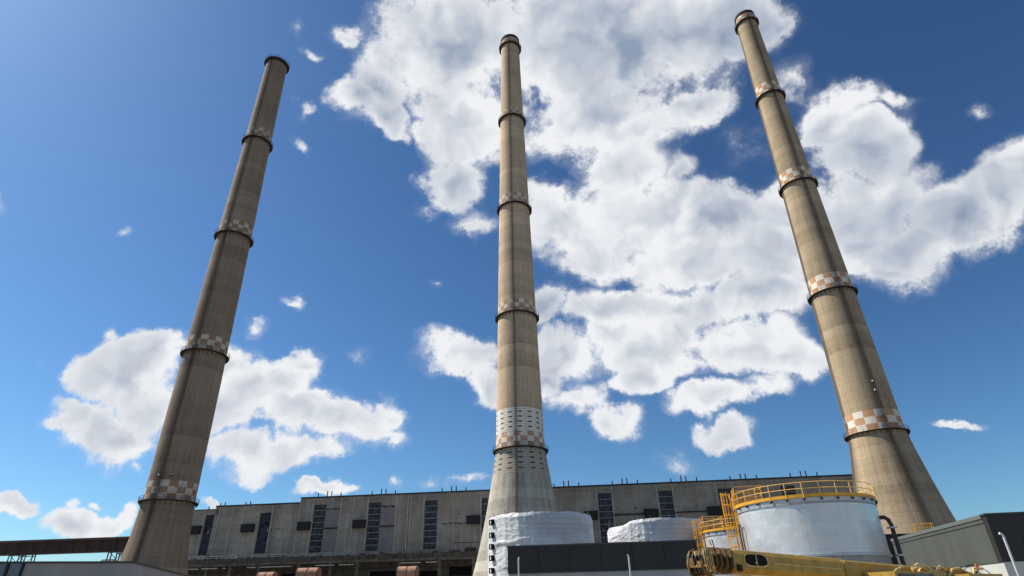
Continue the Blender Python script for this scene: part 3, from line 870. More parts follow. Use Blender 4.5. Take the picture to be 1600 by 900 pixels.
for z in (13.2, 10.4):
    m = MB(); m.box(-121, 100, -6.6, -6.1, z - .3, z); m.build('beam', M['rust_steel'], annex)
# sunlit cable trays under the roof
for a, b_ in ((-107.3, -102.5), (-101.2, -95.9), (-94, -93.2), (-85.7, -82.9), (-81.4, -71.1), (-63.1, -57.0), (-55.3, -50.5), (-35.4, -29.2), (-27.5, -24.0)):
    m = MB(); m.box(a, b_, -10.3, -9.6, 14.02, 14.24); m.build('cable_tray', M['tray'], annex)
m = MB()
rr = random.Random(5)
for i in range(230):                       # bent pipes, sheet scraps and dead stalks lying along the gutter
    x = rr.uniform(-119, -8)
    zb = 16.6
    if x < -85: L = rr.uniform(.3, 1.5)
    elif x > -36: L = rr.uniform(.3, 1.4)
    else: L = rr.uniform(.1, .7)
    m.bar((x, -9.2 + rr.uniform(-.2, .4), zb - .3), (x + rr.uniform(-1.2, 1.2), -9.0 + rr.uniform(-.2, .6), zb + L), rr.uniform(.04, .12))
for i in range(50):
    x = rr.uniform(-118, -10); w = rr.uniform(.4, 1.8); h = rr.uniform(.2, 1.0)
    m.box(x, x + w, -8.8, -8.3 + rr.uniform(0, .5), 16.0, 16.6 + h)
tag(m.build('gutter_debris', M['gutter'], annex), kind='stuff')
m = MB()
for x0, x1 in ((-119, -90), (-86, -58)):
    for zz in (17.2, 17.75): m.tube([(x0, -9.4, zz), (x1, -9.4, zz)], .04, 4)
    x = x0
    while x < x1: m.tube([(x, -9.4, 16.5), (x, -9.4, 17.8)], .04, 4); x += 1.6
m.build('railing', M['grey_steel'], annex)
m = MB()
for i in range(70):
    x = rr.uniform(-36, -12.5); h = rr.uniform(.5, 1.7)
    m.bar((x, -8.9, 16), (x + rr.uniform(-.9, .9), -8.7, 16.3 + h), rr.uniform(.05, .16))
m.box(-15.6, -12.2, -8.8, -7.4, 16.05, 18.1)
tag(m.build('rusty_scrap', M['brown_steel'], annex), kind='stuff')


def duct(x0, x1, z0, r, label):
    root = empty('rusty_duct', (x0 * math.cos(HT) + (-13.5) * math.sin(HT), 206 - x0 * math.sin(HT) - 13.5 * math.cos(HT), 0), -HT)
    tag(root, label, 'duct', 'rusty ducts in front of the annex')
    L = x1 - x0
    m = MB()
    m.tube([(0, 0, z0), (L * .5, 0, z0), (L, 0, z0)], r, 28)
    m.build('casing', M['rust_duct'], root)
    m = MB()
    for q in (0.02, 0.5, 0.98):
        m.tube([(L * q - .08, 0, z0), (L * q + .08, 0, z0)], r + .1, 28)
    m.build('flange', M['rust_steel'], root)
    for q in (0.15, 0.85):
        m = MB(); m.box(L * q - .2, L * q + .2, -.5, .5, 0, z0 - r * .8); m.build('leg', M['rust_steel'], root)


duct(-67.0, -60.0, 11.6, 1.75, 'pink rusty duct low in front of the hall, the farther left of two')
duct(-35.2, -29.0, 11.1, 1.85, 'pink rusty duct low in front of the hall, nearer the middle chimney')
duct(-79.5, -74.0, 10.6, 1.9, 'rusty duct just left of the brighter pink duct, only its crown showing')

# ------------------------------------------------------------------ conveyor gallery on trestles
conv = empty('conveyor_gallery', (0, 204, 0), -HT)
tag(conv, 'long brown enclosed conveyor bridge on lattice trestles at the far left', 'conveyor')
m = MB(); m.box(-330, -120.6, -2.2, 2.2, 20.9, 24.6); m.build('gallery', M['brown_steel'], conv)
m = MB(); m.box(-330, -120.6, -2.75, 2.75, 24.603, 25.35); m.build('roof', plain('conveyor_roof', (0.12, 0.075, 0.065), .8, 0, .3, .3), conv)
m = MB()
x = -326
while x < -121:
    m.box(x - .12, x + .12, -2.38, -2.203, 20.9, 24.6); x += 5.2
m.build('rib', M['rust_steel'], conv)
for xc, w in ((-175.0, 6.4), (-137.5, 6.4), (-215, 6.4)):
    m = MB()
    for yy in (-2.0, 2.0):
        for x in (xc - w / 2, xc - w / 2 + 1.2, xc + w / 2 - 1.2, xc + w / 2):
            m.bar((x, yy, 0), (x, yy, 20.9), .38)
        z = 0.5
        while z < 20:
            for s in (-1, 1):
                m.bar((xc - s * w / 2 * .8, yy, z), (xc + s * w / 2 * .8, yy, z + 3.9), .14)
            m.bar((xc - w / 2, yy, z + 4), (xc + w / 2, yy, z + 4), .2)
            z += 4
    m.build('trestle', M['grey_steel'], conv)


# ------------------------------------------------------------------ low buildings in the foreground
def shed(name, origin, ang, L, D, H, band, m_top, m_low, label, m_side_top=None, m_side_low=None, hang=.10):
    """flat-roofed clad building; local x along the front, +y into depth"""
    root = empty(name, origin, ang)
    tag(root, label, 'building')
    def ring(z0, z1, e, yfront=True):
        q = MB()
        q.box(-e, L + e, -e, D + e, z0, z1)
        return q
    if band > 0:
        ring(0, band, 0).build('lower_wall', m_low, root)
    ring(band + (.002 if band else 0), H - .12, .06).build('wall', m_top, root)
    ring(H - .117, H, hang).build('roof', M['roof_trim'], root)
    return root


M['roof_trim'] = plain('roof_edge_trim', (0.06, 0.065, 0.068), .5, 0, .1)
midb = shed('low_building', (-0.75, 51.7, 0), math.atan2(-1.9, 14.7), 14.75, 12.0, 6.0, 4.02, M['charcoal'], M['pale_wall'],
            'low charcoal clad building with pale lower wall, in front of the white wrapped tanks')
jb = None
for x in (2.45, 4.9, 7.35, 9.8, 12.25):
    if jb is None:
        m = MB(); m.box(-.018, .018, -.075, -.062, 4.03, 5.87); jb = m.build('panel_joint', M['black_rubber'], midb, (x, 0, 0))
    else: share(jb, midb, (x, 0, 0))
m = MB(); m.box(-.05, 14.8, -.13, -.002, 3.93, 4.015); m.build('drip_flashing', M['roof_trim'], midb)
# right-hand building: corner nearest the camera at (34.4, 46.1)
ra = math.atan2(19.2, 3.9)          # direction of the lit side wall
rb = empty('workshop_building', (34.4, 46.1, 0), ra - math.pi / 2)
tag(rb, 'green-grey clad building with white lower wall and black front at the right edge', 'building')
m = MB(); m.box(0, 26, 0, 19.6, 0, 3.78); m.build('lower_wall', M['white_clad'], rb)
m = MB(); m.box(-.06, .60, .60, 19.66, 3.783, 6.72); m.box(.60, 26.06, 19.0, 19.66, 3.783, 6.72); m.build('wall', M['green_grey'], rb)
m = MB()
hx0, hx1, hz0, hz1 = 1.75, 6.2, 4.05, 5.35
m.box(-.06, hx0, -.06, .597, 3.783, 6.9)
m.box(hx0, hx1, -.06, .597, hz1, 6.9); m.box(hx0, hx1, -.06, .597, 3.783, hz0); m.box(hx1, 26.06, -.06, .597, 3.783, 6.9)
m.build('front_cladding', M['charcoal'], rb)
m = MB(); m.box(hx0, hx1, .3, .35, hz0, hz1); w = m.build('window', M['glass'], rb)
m = MB()
for x in (hx0 + .03, hx0 + 1.5, hx0 + 3.0, hx1 - .06): m.box(x, x + .05, .2, .3, hz0, hz1)
m.build('frame', M['dark_steel'], w)
m = MB(); m.box(-.12, .60, .60, 19.7, 6.722, 7.0); m.box(.6, 26.1, .60, 19.72, 6.722, 7.0)
m.build('roof_edge', plain('green_grey_flashing', (0.13, 0.145, 0.135), .5, 0, .08), rb)
m = MB(); m.box(-.14, 26.1, -.12, .597, 6.903, 7.02); m.build('parapet_cap', M['roof_trim'], rb)
m = MB(); m.box(-.09, -.062, .61, 19.6, 6.40, 6.44); m.build('flashing_joint', M['dark_steel'], rb)
m = MB(); m.box(-.01, .4, -.01, .62, 0, 3.78)
# small wall lamp on its white wall
m = MB(); m.bar((-.35, 4.1, 3.25), (-.05, 4.1, 3.35), .10); m.box(-.62, -.2, 3.98, 4.22, 3.12, 3.28); m.build('wall_lamp', M['dark_steel'], rb)

# yellow guard rail of the roof ladder
yr = empty('roof_guard_rail', (0, 0, 0), 0)
tag(yr, 'small yellow guard rail standing on the right building roof, before the right chimney', 'railing')
dr = Vector((math.sin(R(32.75)), math.cos(R(32.75)), 0)) * 72.0
yr.location = (dr.x, dr.y, 7.0); yr.rotation_euler = (0, 0, R(-20))
m = MB()
for z in (.5, .9): m.tube([(-.75, 0, z - .0), (.75, 0, z)], .035, 6)
for x in (-.75, -.4, -.1, .2, .45, .75): m.tube([(x, 0, 0), (x, 0, .9)], .035, 6)
m.tube([(-.75, .6, 0), (-.75, .6, .9), (-.75, 0, .9)], .035, 6); m.tube([(.75, .6, 0), (.75, .6, .9), (.75, 0, .9)], .035, 6)
m.box(-.8, .8, -.02, .02, .0, .14)
m.build('rails', M['yellow'], yr)

shed('dark_shed', (44, 88, 0), R(-6), 18.0, 14.0, 9.4, 0, plain('shed_wall', (.03, .03, .032), .8), None,
     'dark shed with thin pale roof edge between the silver tank and the right chimney')

lb = empty('portal_shed', (-27.1, 45.2, 0), math.atan2(.8, 8.7) - math.pi)   # corner nearest; local +x runs left, +y towards camera
lb.rotation_euler = (0, 0, R(16.5))
tag(lb, 'pale grey clad shed with narrow dark vertical joints, cut off at bottom left', 'building')
m = MB(); m.box(-24, 0, 0, 26.0, 0, 4.88); m.build('wall', M['grey_clad'], lb)
m = MB(); m.box(-24.1, .1, -.1, 26.1, 4.883, 5.0); m.build('roof', M['roof_trim'], lb)
for x0, x1 in ((-8.9, -7.55), (-7.25, -6.62), (-11.2, -9.1)):
    m = MB(); m.box(x0, x1, -.05, -.003, 0.3, 4.87); m.build('window', M['blue_strip'], lb)
for x in (-9.0, -7.4, -6.55):
    m = MB(); m.box(x - .07, x + .07, -.10, -.003, 0, 4.87); m.build('dark_joint', M['dark_steel'], lb)


# ------------------------------------------------------------------ wrapped tanks
def wrapped(az, d, r, H, seed, label, openings=None, dip=0.0, dip_az=0):
    cx, cy = d * math.sin(R(az)), d * math.cos(R(az))
    root = empty('wrapped_tank', (cx, cy, 0))
    tag(root, label, 'tank', 'tanks wrapped in white film')
    seg, nz = 220, 84
    vs, fs = [], []
    for j in range(nz + 1):
        z = H * j / nz
        for i in range(seg):
            a = 2 * math.pi * i / seg
            P = Vector((math.cos(a) * 3.2, math.sin(a) * 3.2, z * .55 + seed))
            W = noise.noise_vector(P * .6) * 1.4
            n1 = noise.noise(P * .8 + W * .3)
            f1 = max(0, 1 - abs(noise.noise(Vector((P.x, P.y, P.z * 1.6)) * .55 + W * .5)) * 14.0)
            f2 = max(0, 1 - abs(noise.noise(Vector((P.x * .5, P.y * .5, P.z * 3.6 + 9)) + W * .22)) * 13.0)
            patch = max(0, min(1, .5 + 1.6 * noise.noise(Vector((math.cos(a) * 1.6, math.sin(a) * 1.6, z * .25 + seed + 4)))))
            pleat = math.sin(a * 46 + 3 * n1) * .018 * (z / H) ** 2
            bulge = .13 * math.exp(-((z - H * .74 + .35 * n1) / .16) ** 2) + .07 * math.exp(-((z - H * .50 + .2 * n1) / .14) ** 2)
            scaf = -.05 * abs(math.sin(a * 11))
            rr = r + .02 * n1 + pleat + scaf + (.075 * f1 + .06 * f2) * (.25 + .75 * patch) + bulge * (.3 + .7 * patch)
            if j > nz - 3: rr -= .05 * (j - nz + 3)
            # droop of the hem at the top
            top = 0.10 * noise.noise(Vector((math.cos(a) * 2.2, math.sin(a) * 2.2, seed + 3))) + .06 * noise.noise(Vector((math.cos(a) * 9, math.sin(a) * 9, seed)))
            da = math.atan2(math.sin(a - dip_az), math.cos(a - dip_az))
            top -= dip * math.exp(-(da / .42) ** 2)
            zz = z + top * (z / H) ** 6
            vs.append((rr * math.cos(a), rr * math.sin(a), zz))
    for j in range(nz):
        for i in range(seg):
            fs.append((j * seg + i, j * seg + (i + 1) % seg, (j + 1) * seg + (i + 1) % seg, (j + 1) * seg + i))
    m = MB(); m.add(vs, fs, True)
    b = len(vs)
    m.add([vs[nz * seg + i] for i in range(seg)] + [(0, 0, H + .5)], [(i, (i + 1) % seg, seg) for i in range(seg)], True)
    m.build('wrap', M['film'], root)
    for a_deg in range(0, 360, 22):
        a = R(a_deg + seed * 5 % 13)
        q = MB(); q.tube([((r - .25) * math.cos(a), (r - .25) * math.sin(a), H - .6), ((r - .25) * math.cos(a), (r - .25) * math.sin(a), H + .38)], .035, 5)
        q.build('scaffold_pole', M['grey_steel'], root)
    if openings:
        for z in openings:
            a = math.radians(90 - 2.1 - 180 + 0) - math.asin(.87)
            c, s = math.cos(a), math.sin(a)
            rad = r + .34
            fr = MB()
            w = .36; h = .27
            def P_(u, zz, rad_): return (rad_ * c - s * u, rad_ * s + c * u, zz)
            fr.add([P_(-w, z - h, rad), P_(w, z - h, rad), P_(w, z + h, rad), P_(-w, z + h, rad), P_(-w, z - h, rad - .6), P_(w, z - h, rad - .6), P_(w, z + h, rad - .6), P_(-w, z + h, rad - .6)],
                   [(0, 1, 2, 3), (0, 1, 5, 4), (1, 2, 6, 5), (2, 3, 7, 6), (3, 0, 4, 7)])
            op = fr.build('vent_opening', M['black_hole'], root)
            f2 = MB()
            for (u0, u1, za, zb) in ((-w * .1, w * .5, z - h * .7, z + h * .5),):
                f2.add([P_(u0, za, rad + .01), P_(u1, za, rad + .01), P_(u1, zb, rad + .01), P_(u0, zb, rad + .01)], [(0, 1, 2, 3)])
            f2.build('torn_flap', M['film'], op)
    return root


wrapped(2.1, 74.0, 6.15, 10.75, 1.3, 'larger white film-wrapped tank with a column of square openings, below the middle chimney',
        openings=(10.1, 8.75, 7.55, 6.4, 5.15, 3.95))
wrapped(12.3, 84.0, 6.2, 10.8, 7.7, 'white film-wrapped tank with sagging left hem, beside the small silver tank', dip=1.7, dip_az=R(195))


# ------------------------------------------------------------------ silver tanks with yellow walkways
def silver_tank(az, d, label, stand):
    cx, cy = d * math.sin(R(az)), d * math.cos(R(az))
    root = empty('silver_tank', (cx, cy, 0))
    tag(root, label, 'tank', 'silver storage tanks with yellow railings')
    r, H, zb = 5.5, 8.75, 4.72
    m = MB(); m.lathe([(r - .06, 0), (r - .06, zb - .02)], 96); m.build('lower_shell', M['shell_grey'], root)
    m = MB(); m.lathe([(r + .10, zb - .16), (r + .10, zb), (r, zb + .02)], 96, False); m.lathe([(r - .06, zb - .16), (r + .1, zb - .16)], 96, False); m.build('skirt_ring', M['tank_lip'], root)
    m = MB()
    prof = [(r, zb + .02 + (H - .45 - zb) * k / 16) for k in range(17)]
    seg = 144
    vs = []
    for rr, z in prof:
        for k in range(seg):
            a = 2 * math.pi * k / seg
            q = rr + .022 * noise.noise(Vector((math.cos(a) * 7, math.sin(a) * 7, z * 1.3)))
            vs.append((q * math.cos(a), q * math.sin(a), z))
    m.add(vs, [(j * seg + k, j * seg + (k + 1) % seg, (j + 1) * seg + (k + 1) % seg, (j + 1) * seg + k) for j in range(16) for k in range(seg)], True)
    m.build('jacket', M['silver'], root)
    m = MB(); m.lathe([(r, H - .45), (r + .07, H - .44), (r + .07, H - .36), (r - .02, H - .34)], 96, False); m.build('drip_band', M['shell_grey'], root)
    m = MB(); m.lathe([(r - .02, H - .345), (r + .03, H), (0.01, H + .55)], 96, False); m.build('roof', M['tank_lip'], root)
    R0 = r + .10
    m = MB()
    m.lathe([(R0 - .02, H + .02), (R0 + .02, H + .02), (R0 + .02, H + .26), (R0 - .02, H + .26), (R0 - .02, H + .02)], 96, False)
    m.lathe([(R0 - .9, H + .02), (R0 - .02, H + .02)], 96, False)
    m.build('kick_plate', M['yellow'], root)
    m = MB()
    for hh in (.68, 1.15):
        m.tube([(R0 * math.cos(2 * math.pi * k / 72), R0 * math.sin(2 * math.pi * k / 72), H + hh) for k in range(73)], .030, 5, False)
    m.build('handrail', M['sunlit_rail'], root)
    p0 = None
    nb = 28
    for k in range(nb):
        a = 2 * math.pi * (k + .3) / nb
        if p0 is None:
            m = MB(); m.tube([(0, 0, -.12), (0, 0, 1.15)], .032, 5); p0 = m.build('railing_post', M['sunlit_rail'], root, (R0 * math.cos(a) * 1.004, R0 * math.sin(a) * 1.004, H))
            mm = MB(); mm.box(-.07, .07, -.07, .07, -.2, -.06); c0 = mm.build('foot_clamp', M['dark_steel'], p0)
        else:
            q = share(p0, root, (R0 * math.cos(a) * 1.004, R0 * math.sin(a) * 1.004, H)); share(c0, q)
    # access platform and caged ladder on the left flank
    la = R(90 - az - 180) - R(stand)        # direction from tank centre
    c, s = math.cos(la), math.sin(la)
    def L(u, v, z): return (c * u - s * v, s * u + c * v, z)   # u outwards, v sideways
    pl = MB()
    u0, u1, w0 = R0 - 2.5, R0 - .15, 1.15
    for a_, b_ in (((u0, -w0), (u1, -w0)), ((u1, -w0), (u1, -.4)), ((u1, .4), (u1, w0)), ((u0, w0), (u1, w0)), ((u0, -w0), (u0, w0))):
        for z in (.7, 1.2, 1.75):
            pl.tube([L(a_[0], a_[1], H + z), L(b_[0], b_[1], H + z)], .035, 5)
        for f_ in (0, .5, 1):
            mx = (a_[0] + (b_[0] - a_[0]) * f_, a_[1] + (b_[1] - a_[1]) * f_); pl.tube([L(mx[0], mx[1], H + .1), L(mx[0], mx[1], H + 1.75)], .035, 5)
    v = []
    for z in (H + .52, H + .60):
        v += [L(u0, -w0, z), L(u1, -w0, z), L(u1, w0, z), L(u0, w0, z)]
    pl.add(v, [(0, 3, 2, 1), (4, 5, 6, 7), (0, 1, 5, 4), (1, 2, 6, 5), (2, 3, 7, 6), (3, 0, 4, 7)])
    pl.build('landing', M['yellow'], root)
    ld = MB(); uc = R0 + .55
    for v_ in (-.28, .28): ld.tube([L(uc - .35, v_, .3), L(uc - .35, v_, H + 1.3)], .04, 5)
    z = .5
    while z < H + 1.2:
        ld.tube([L(uc - .35, -.28, z), L(uc - .35, .28, z)], .02, 4); z += .32
    ld.build('ladder', M['yellow'], root)
    cg = MB()
    z = 2.4
    while z < H + 1.6:
        cg.tube([L(uc - .35 + .75 * math.sin(math.pi * q / 8), -.38 * math.cos(math.pi * q / 8) * 1.05, z) for q in range(9)], .030, 4, False); z += .85
    for q in range(1, 8, 1):
        u_, v_ = uc - .35 + .75 * math.sin(math.pi * q / 8), -.38 * math.cos(math.pi * q / 8) * 1.05
        cg.tube([L(u_, v_, 2.4), L(u_, v_, H + 1.5)], .022, 4)
    for v_ in (-.5, .5): cg.tube([L(uc - .6, v_, .3), L(uc - .6, v_, H + 1.1)], .05, 5)
    cg.build('ladder_cage', M['yellow'], root)
    return root


st1 = silver_tank(24.65, 59.0, 'large silver jacketed tank with yellow rail round its top, right of centre', 78)
silver_tank(20.1, 79.5, 'smaller looking silver tank with yellow rail, half hidden behind the large silver tank', 70)
# pipes on the big tank
def tank_pt(rel, rad, z):                  # rel: degrees from the side facing the camera, + = camera right
    a = R(-90 - 24.65 + rel)
    return (rad * math.cos(a), rad * math.sin(a), z)
m = MB(); m.tube([tank_pt(83, 5.45, 7.4), tank_pt(83, 5.8, 7.42), tank_pt(83, 6.05, 7.2), tank_pt(83, 6.15, 6.8), tank_pt(82, 6.2, 0.0)], .16, 12)
pp = m.build('overflow_pipe', M['pipe_dark'], st1)
m = MB()
for z in (6.6, 4.6, 2.4): m.box(*(lambda p: (p[0] - .28, p[0] + .28, p[1] - .28, p[1] + .28, z - .05, z + .07))(tank_pt(82, 6.15, z)))
m.build('pipe_clamp', M['tank_lip'], pp)
for rel, zt in ((-66, 7.5), (-60.5, 7.35)):
    pass
m = MB(); m.tube([tank_pt(-66, 5.75, 0), tank_pt(-66, 5.75, 7.15), tank_pt(-65, 5.75, 7.42), tank_pt(-62.5, 5.75, 7.42), tank_pt(-61.5, 5.75, 7.15), tank_pt(-61.5, 5.75, 0)], .055, 8)
m.tube([tank_pt(-66, 5.75, 5.2), tank_pt(-61.5, 5.75, 5.2)], .05, 8)
m.build('level_gauge_pipe', M['pipe_dark'], st1)


# ------------------------------------------------------------------ vent posts
def post(loc, h, r, label, hook):
    root = empty('vent_post', loc)
    tag(root, label, 'post', 'white vent posts')
    m = MB(); m.tube([(0, 0, 0), (0, 0, h - .12)] + [(hook * (1 - math.cos(q)) * .14, 0, h - .12 + .14 * math.sin(q)) for q in (.4, .8, 1.2, 1.6)], r, 10)
    m.build('pipe', M['white_paint'], root)
    m = MB(); m.tube([(0, 0, 0), (0, 0, .03)], r * 2.6, 10); m.build('base_plate', M['grey_steel'], root)


def az_pt(az, d): return (d * math.sin(R(az)), d * math.cos(R(az)), 0)


post(az_pt(.04, 44), 1.7 + 44 * .0655, .05, 'thin white vent post before the left end of the charcoal building', .4)
post(az_pt(9.75, 44), 1.7 + 44 * .0648, .055, 'thin white vent post before the middle of the charcoal building', -.5)
post(az_pt(37.28, 38), 1.7 + 38 * .0677, .055, 'thick white vent post before the black front at the right edge', -1.0)

# ------------------------------------------------------------------ truck crane, boom laid down
crane = empty('truck_crane', (4.72, 17.3, 0), R(30))          # local x runs along the boom, from its head to the winch
tag(crane, 'mustard yellow truck crane with its folded boom lying across the lower right', 'crane')


def zt(x): return 2.975 - .036 * x                              # top line of the boom


def boom_box(m, x0, x1, hy, dz0, h, edge=0):
    """tapering box section following the boom line; dz0 = offset of the top, h = depth"""
    vs = []
    c = .07
    for x in (x0, x1):
        t_ = zt(x) + dz0; b_ = t_ - h
        for yy, zz in ((-hy, t_ - c), (-hy + c, t_), (hy - c, t_), (hy, t_ - c), (hy, b_ + c * 2), (hy - c * 2, b_), (-hy + c * 2, b_), (-hy, b_ + c * 2)):
            vs.append((x, yy, zz))
    m.add(vs, [(i, (i + 1) % 8, 8 + (i + 1) % 8, 8 + i) for i in range(8)] + [tuple(range(8)), tuple(range(8, 16))])


m = MB(); boom_box(m, 1.18, 6.0, .27, 0, .56); boom = m.build('boom', M['crane_yellow'], crane)
m = MB(); boom_box(m, 6.0, 13.0, .30, .015, .60); boom_b = m.build('boom_base_section', M['crane_yellow'], crane)
m = MB()                                             # weld seam of the stiffener and its upright end
m.bar((2.8, -.285, zt(2.8) - .25), (5.85, -.285, zt(5.85) - .26), .034)
m.bar((5.85, -.285, zt(5.85) - .26), (5.9, -.285, zt(5.9) - .03), .022)
m.bar((1.3, -.24, zt(1.3) + .012), (5.9, -.24, zt(5.9) + .012), .03)
m.bar((6.05, -.28, zt(6.0) - .03), (12.0, -.31, zt(12) - .05), .02)
m.build('weld_rib', M['crane_edge'], boom)
# collars of the telescoping sections
for i, x in enumerate((.52, .68, .88, 1.08)):
    q = MB(); boom_box(q, x, x + .055, .33 - .015 * (3 - i), .05, .62 - .02 * (3 - i)); q.build('collar', M['crane_brown'], crane)
q = MB(); boom_box(q, .36, 1.2, .20, -.04, .44); q.build('inner_section', M['crane_brown'], crane)
q = MB(); boom_box(q, 1.10, 1.22, .30, .035, .60); q.build('collar', M['crane_yellow'], crane)
# head: cheek plates, sheaves, pins and hanging hooks
hd = MB()
for yy in (-.26, .26):
    vs = []
    pts = [(.42, 2.94), (.30, 2.99), (.12, 2.93), (.02, 2.80), (-.02, 2.60), (.03, 2.40), (.14, 2.26), (.36, 2.28), (.42, 2.45)]
    for o in (-.025, .025): vs += [(x, yy + o, z) for x, z in pts]
    n = len(pts)
    hd.add(vs, [tuple(range(n)), tuple(range(n, 2 * n))] + [(i, (i + 1) % n, n + (i + 1) % n, n + i) for i in range(n)])
head = hd.build('boom_head', M['crane_brown'], crane)
for x, z, r_ in ((.12, 2.74, .13), (.17, 2.42, .11)):
    for yy in (-.19, -.06, .07, .2):
        s = MB(); s.tube([(x, yy - .03, z), (x, yy + .03, z)], r_, 20); s.tube([(x, yy - .045, z), (x, yy + .045, z)], r_ * .45, 12)
        s.build('sheave', M['dark_steel'], head)
s = MB(); s.box(.10, .42, -.22, .22, 2.36, 2.62); s.box(.16, .44, -.24, .24, 2.74, 2.93); s.box(-.03, .12, -.24, -.10, 2.50, 2.66); s.box(-.02, .1, .02, .2, 2.55, 2.75); s.build('head_block', M['crane_brown'], head)
s = MB()
rr = random.Random(3)
for x, z in ((.14, 2.72), (.2, 2.42), (.34, 2.86), (.35, 2.5), (.06, 2.55), (.3, 2.33)):
    s.tube([(x, -.33, z), (x, .33, z)], .035, 10)
for i in range(5):
    x = .08 + i * .07
    s.tube([(x, -.30, 2.95), (x - .04, -.33, 2.7), (x + .02, -.31, 2.4)], .014, 6)
s.tube([(-.12, -.2, 2.84), (-.02, -.2, 2.83)], .045, 10); s.tube([(-.13, -.2, 2.79), (-.13, -.2, 2.89)], .03, 8)
s.build('pin', M['crane_edge'], head)
s = MB(); s.tube([(.42, -.29, 3.04), (.36, -.3, 3.14), (.46, -.3, 3.18), (.5, -.3, 3.02), (.48, -.3, 2.9)], .014, 6); s.build('hose_loop', M['black_rubber'], head)
# oval lightening hole with its divider
ov = MB(); n = 28
a0, b0 = .47, .165
cxo, czo = 2.07, zt(2.07) - .20
def oval(f, y_): return [(cxo + max(-1, min(1, math.copysign(abs(math.cos(t)) ** .6, math.cos(t)))) * a0 * f, y_, czo - .036 * (math.cos(t) * a0) + math.copysign(abs(math.sin(t)) ** .7, math.sin(t)) * b0 * f) for t in [2 * math.pi * k / n for k in range(n)]]
ov.add(oval(1, -.276), [tuple(range(n))]); hole = ov.build('oval_hole', M['black_hole'], boom)
ov = MB(); o1 = oval(1.0, -.285); ov.tube(o1 + o1[:2], .022, 6, False); ov.build('rim', M['crane_edge'], hole)
ov = MB(); ov.bar((cxo + .02, -.287, czo - b0), (cxo + .02, -.287, czo + b0), .028); ov.tube([(cxo - .05, -.28, czo - .07), (cxo, -.30, czo - .07)], .03, 8); ov.build('divider', M['crane_edge'], hole)
ov = MB(); ov.box(1.26, 1.42, -.33, -.272, zt(1.3) - .52, zt(1.3) - .35); ov.build('bolt_plate', M['black_rubber'], boom)
# superstructure: operator cab under the boom, hoses, winch, counterweight
sc = MB(); sc.box(6.7, 9.4, -1.35, -.42, 1.35, 2.40); cab = sc.build('operator_cab', M['crane_yellow'], crane)
sc = MB(); sc.box(6.86, 7.55, -1.37, -1.353, 1.75, 2.33); sc.box(7.62, 8.75, -1.37, -1.353, 1.75, 2.33); sc.build('window', M['glass'], cab)
sc = MB(); sc.tube([(6.65, -1.38, 2.38), (6.8, -1.40, 2.46), (7.2, -1.42, 2.53), (8.8, -1.42, 2.56), (9.1, -1.4, 2.50)], .022, 6)
sc.tube([(6.75, -1.42, 2.36), (6.95, -1.42, 2.50), (7.15, -1.42, 2.55)], .018, 6)
sc.build('grab_rail', M['crane_edge'], cab)
sc = MB(); sc.box(9.0, 12.6, -.95, .95, 1.35, 2.0); sc.box(11.2, 13.4, -1.2, 1.2, 1.35, 2.36); sc.build('counterweight', M['crane_yellow'], crane)
sc = MB()
for yy in (-.5, .5):
    vs = []
    pts = [(9.2, 1.9), (9.6, 2.5), (10.0, 2.66), (10.7, 2.62), (12.0, 2.58), (12.9, 2.40), (13.1, 2.0)]
    for o in (-.04, .04): vs += [(x, yy + o, z) for x, z in pts]
    n = len(pts); sc.add(vs, [tuple(range(n)), tuple(range(n, 2 * n))] + [(i, (i + 1) % n, n + (i + 1) % n, n + i) for i in range(n)])
sc.build('winch_frame', M['crane_yellow'], crane)
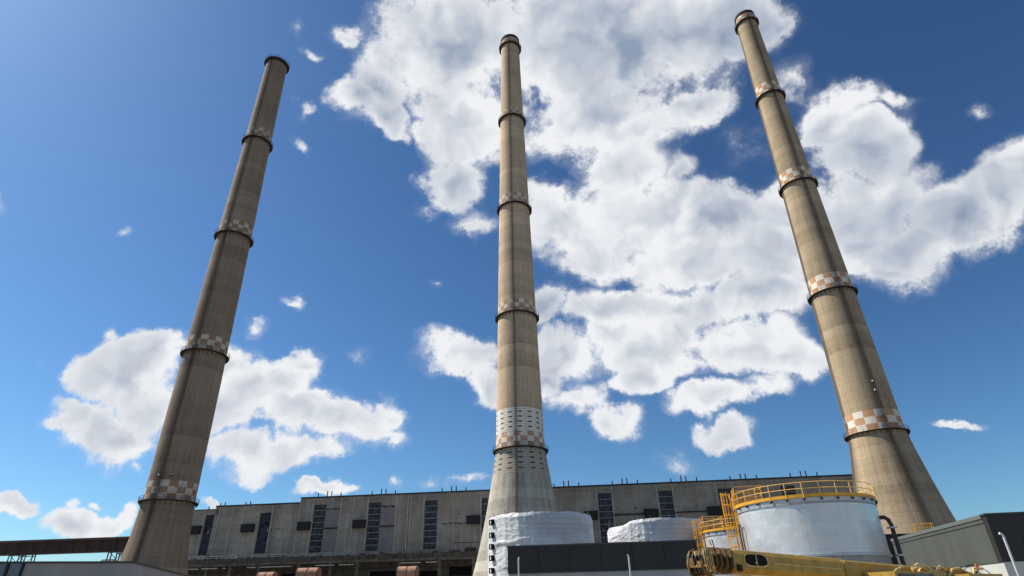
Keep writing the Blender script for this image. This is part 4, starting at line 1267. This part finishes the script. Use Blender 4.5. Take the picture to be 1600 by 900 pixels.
sc = MB(); sc.tube([(11.7, -.44, 2.30), (11.7, .44, 2.30)], .30, 24); sc.tube([(10.6, -.44, 2.28), (10.6, .44, 2.28)], .26, 24); sc.build('winch_drum', M['crane_brown'], crane)
sc = MB()
sc.tube([(9.1, -.56, 2.52), (9.5, -.58, 2.66), (9.9, -.6, 2.60), (10.3, -.6, 2.44), (10.8, -.58, 2.60), (11.1, -.56, 2.52)], .05, 8)
sc.tube([(9.0, -.62, 2.48), (9.45, -.64, 2.60), (10.1, -.66, 2.40), (10.9, -.62, 2.36)], .035, 8)
sc.tube([(11.0, -.62, 2.28), (11.4, -.64, 2.52), (11.9, -.64, 2.56), (12.4, -.62, 2.40)], .04, 8)
sc.tube([(12.7, -.6, 2.2), (12.9, -.6, 2.56), (13.5, -.6, 2.56)], .045, 8)
sc.build('hydraulic_hose', M['crane_edge'], crane)
sc = MB(); sc.lathe([(.0, .11), (.04, .10), (.05, .0), (.035, -.03), (.035, -.12)], 14); sc.build('beacon', plain('red_beacon', (.45, .07, .04), .3), crane, (13.15, -.6, 2.60))
# carrier below the frame
sc = MB(); sc.box(0.9, 13.6, -1.2, 1.2, .75, 1.2); sc.build('chassis', M['crane_yellow'], crane)
sc = MB(); sc.box(-.6, .85, -1.22, 1.22, .6, 2.0); dc = sc.build('driver_cab', M['crane_yellow'], crane)
sc = MB(); sc.box(-.615, -.60, -1.05, 1.05, 1.3, 1.9); sc.build('windscreen', M['glass'], dc)
sc = MB(); sc.tube([(8.6, 0, 1.2), (8.6, 0, 1.36)], .75, 28); sc.build('slewing_ring', M['dark_steel'], crane)
sc = MB(); sc.bar((7.0, 0, 1.4), (5.2, 0, 2.25), .26); sc.build('lift_cylinder', M['dark_steel'], crane)
wh = None
for x in (1.6, 3.2, 9.6, 11.2):
    for yy in (-1.05, 1.05):
        if wh is None:
            q = MB(); q.tube([(0, -.17, 0), (0, .17, 0)], .55, 28); wh = q.build('wheel', M['black_rubber'], crane, (x, yy, .56))
            q = MB(); q.tube([(0, -.18, 0), (0, .18, 0)], .28, 18); rim_ = q.build('rim', M['crane_edge'], wh)
        else:
            q = share(wh, crane, (x, yy, .56)); share(rim_, q)
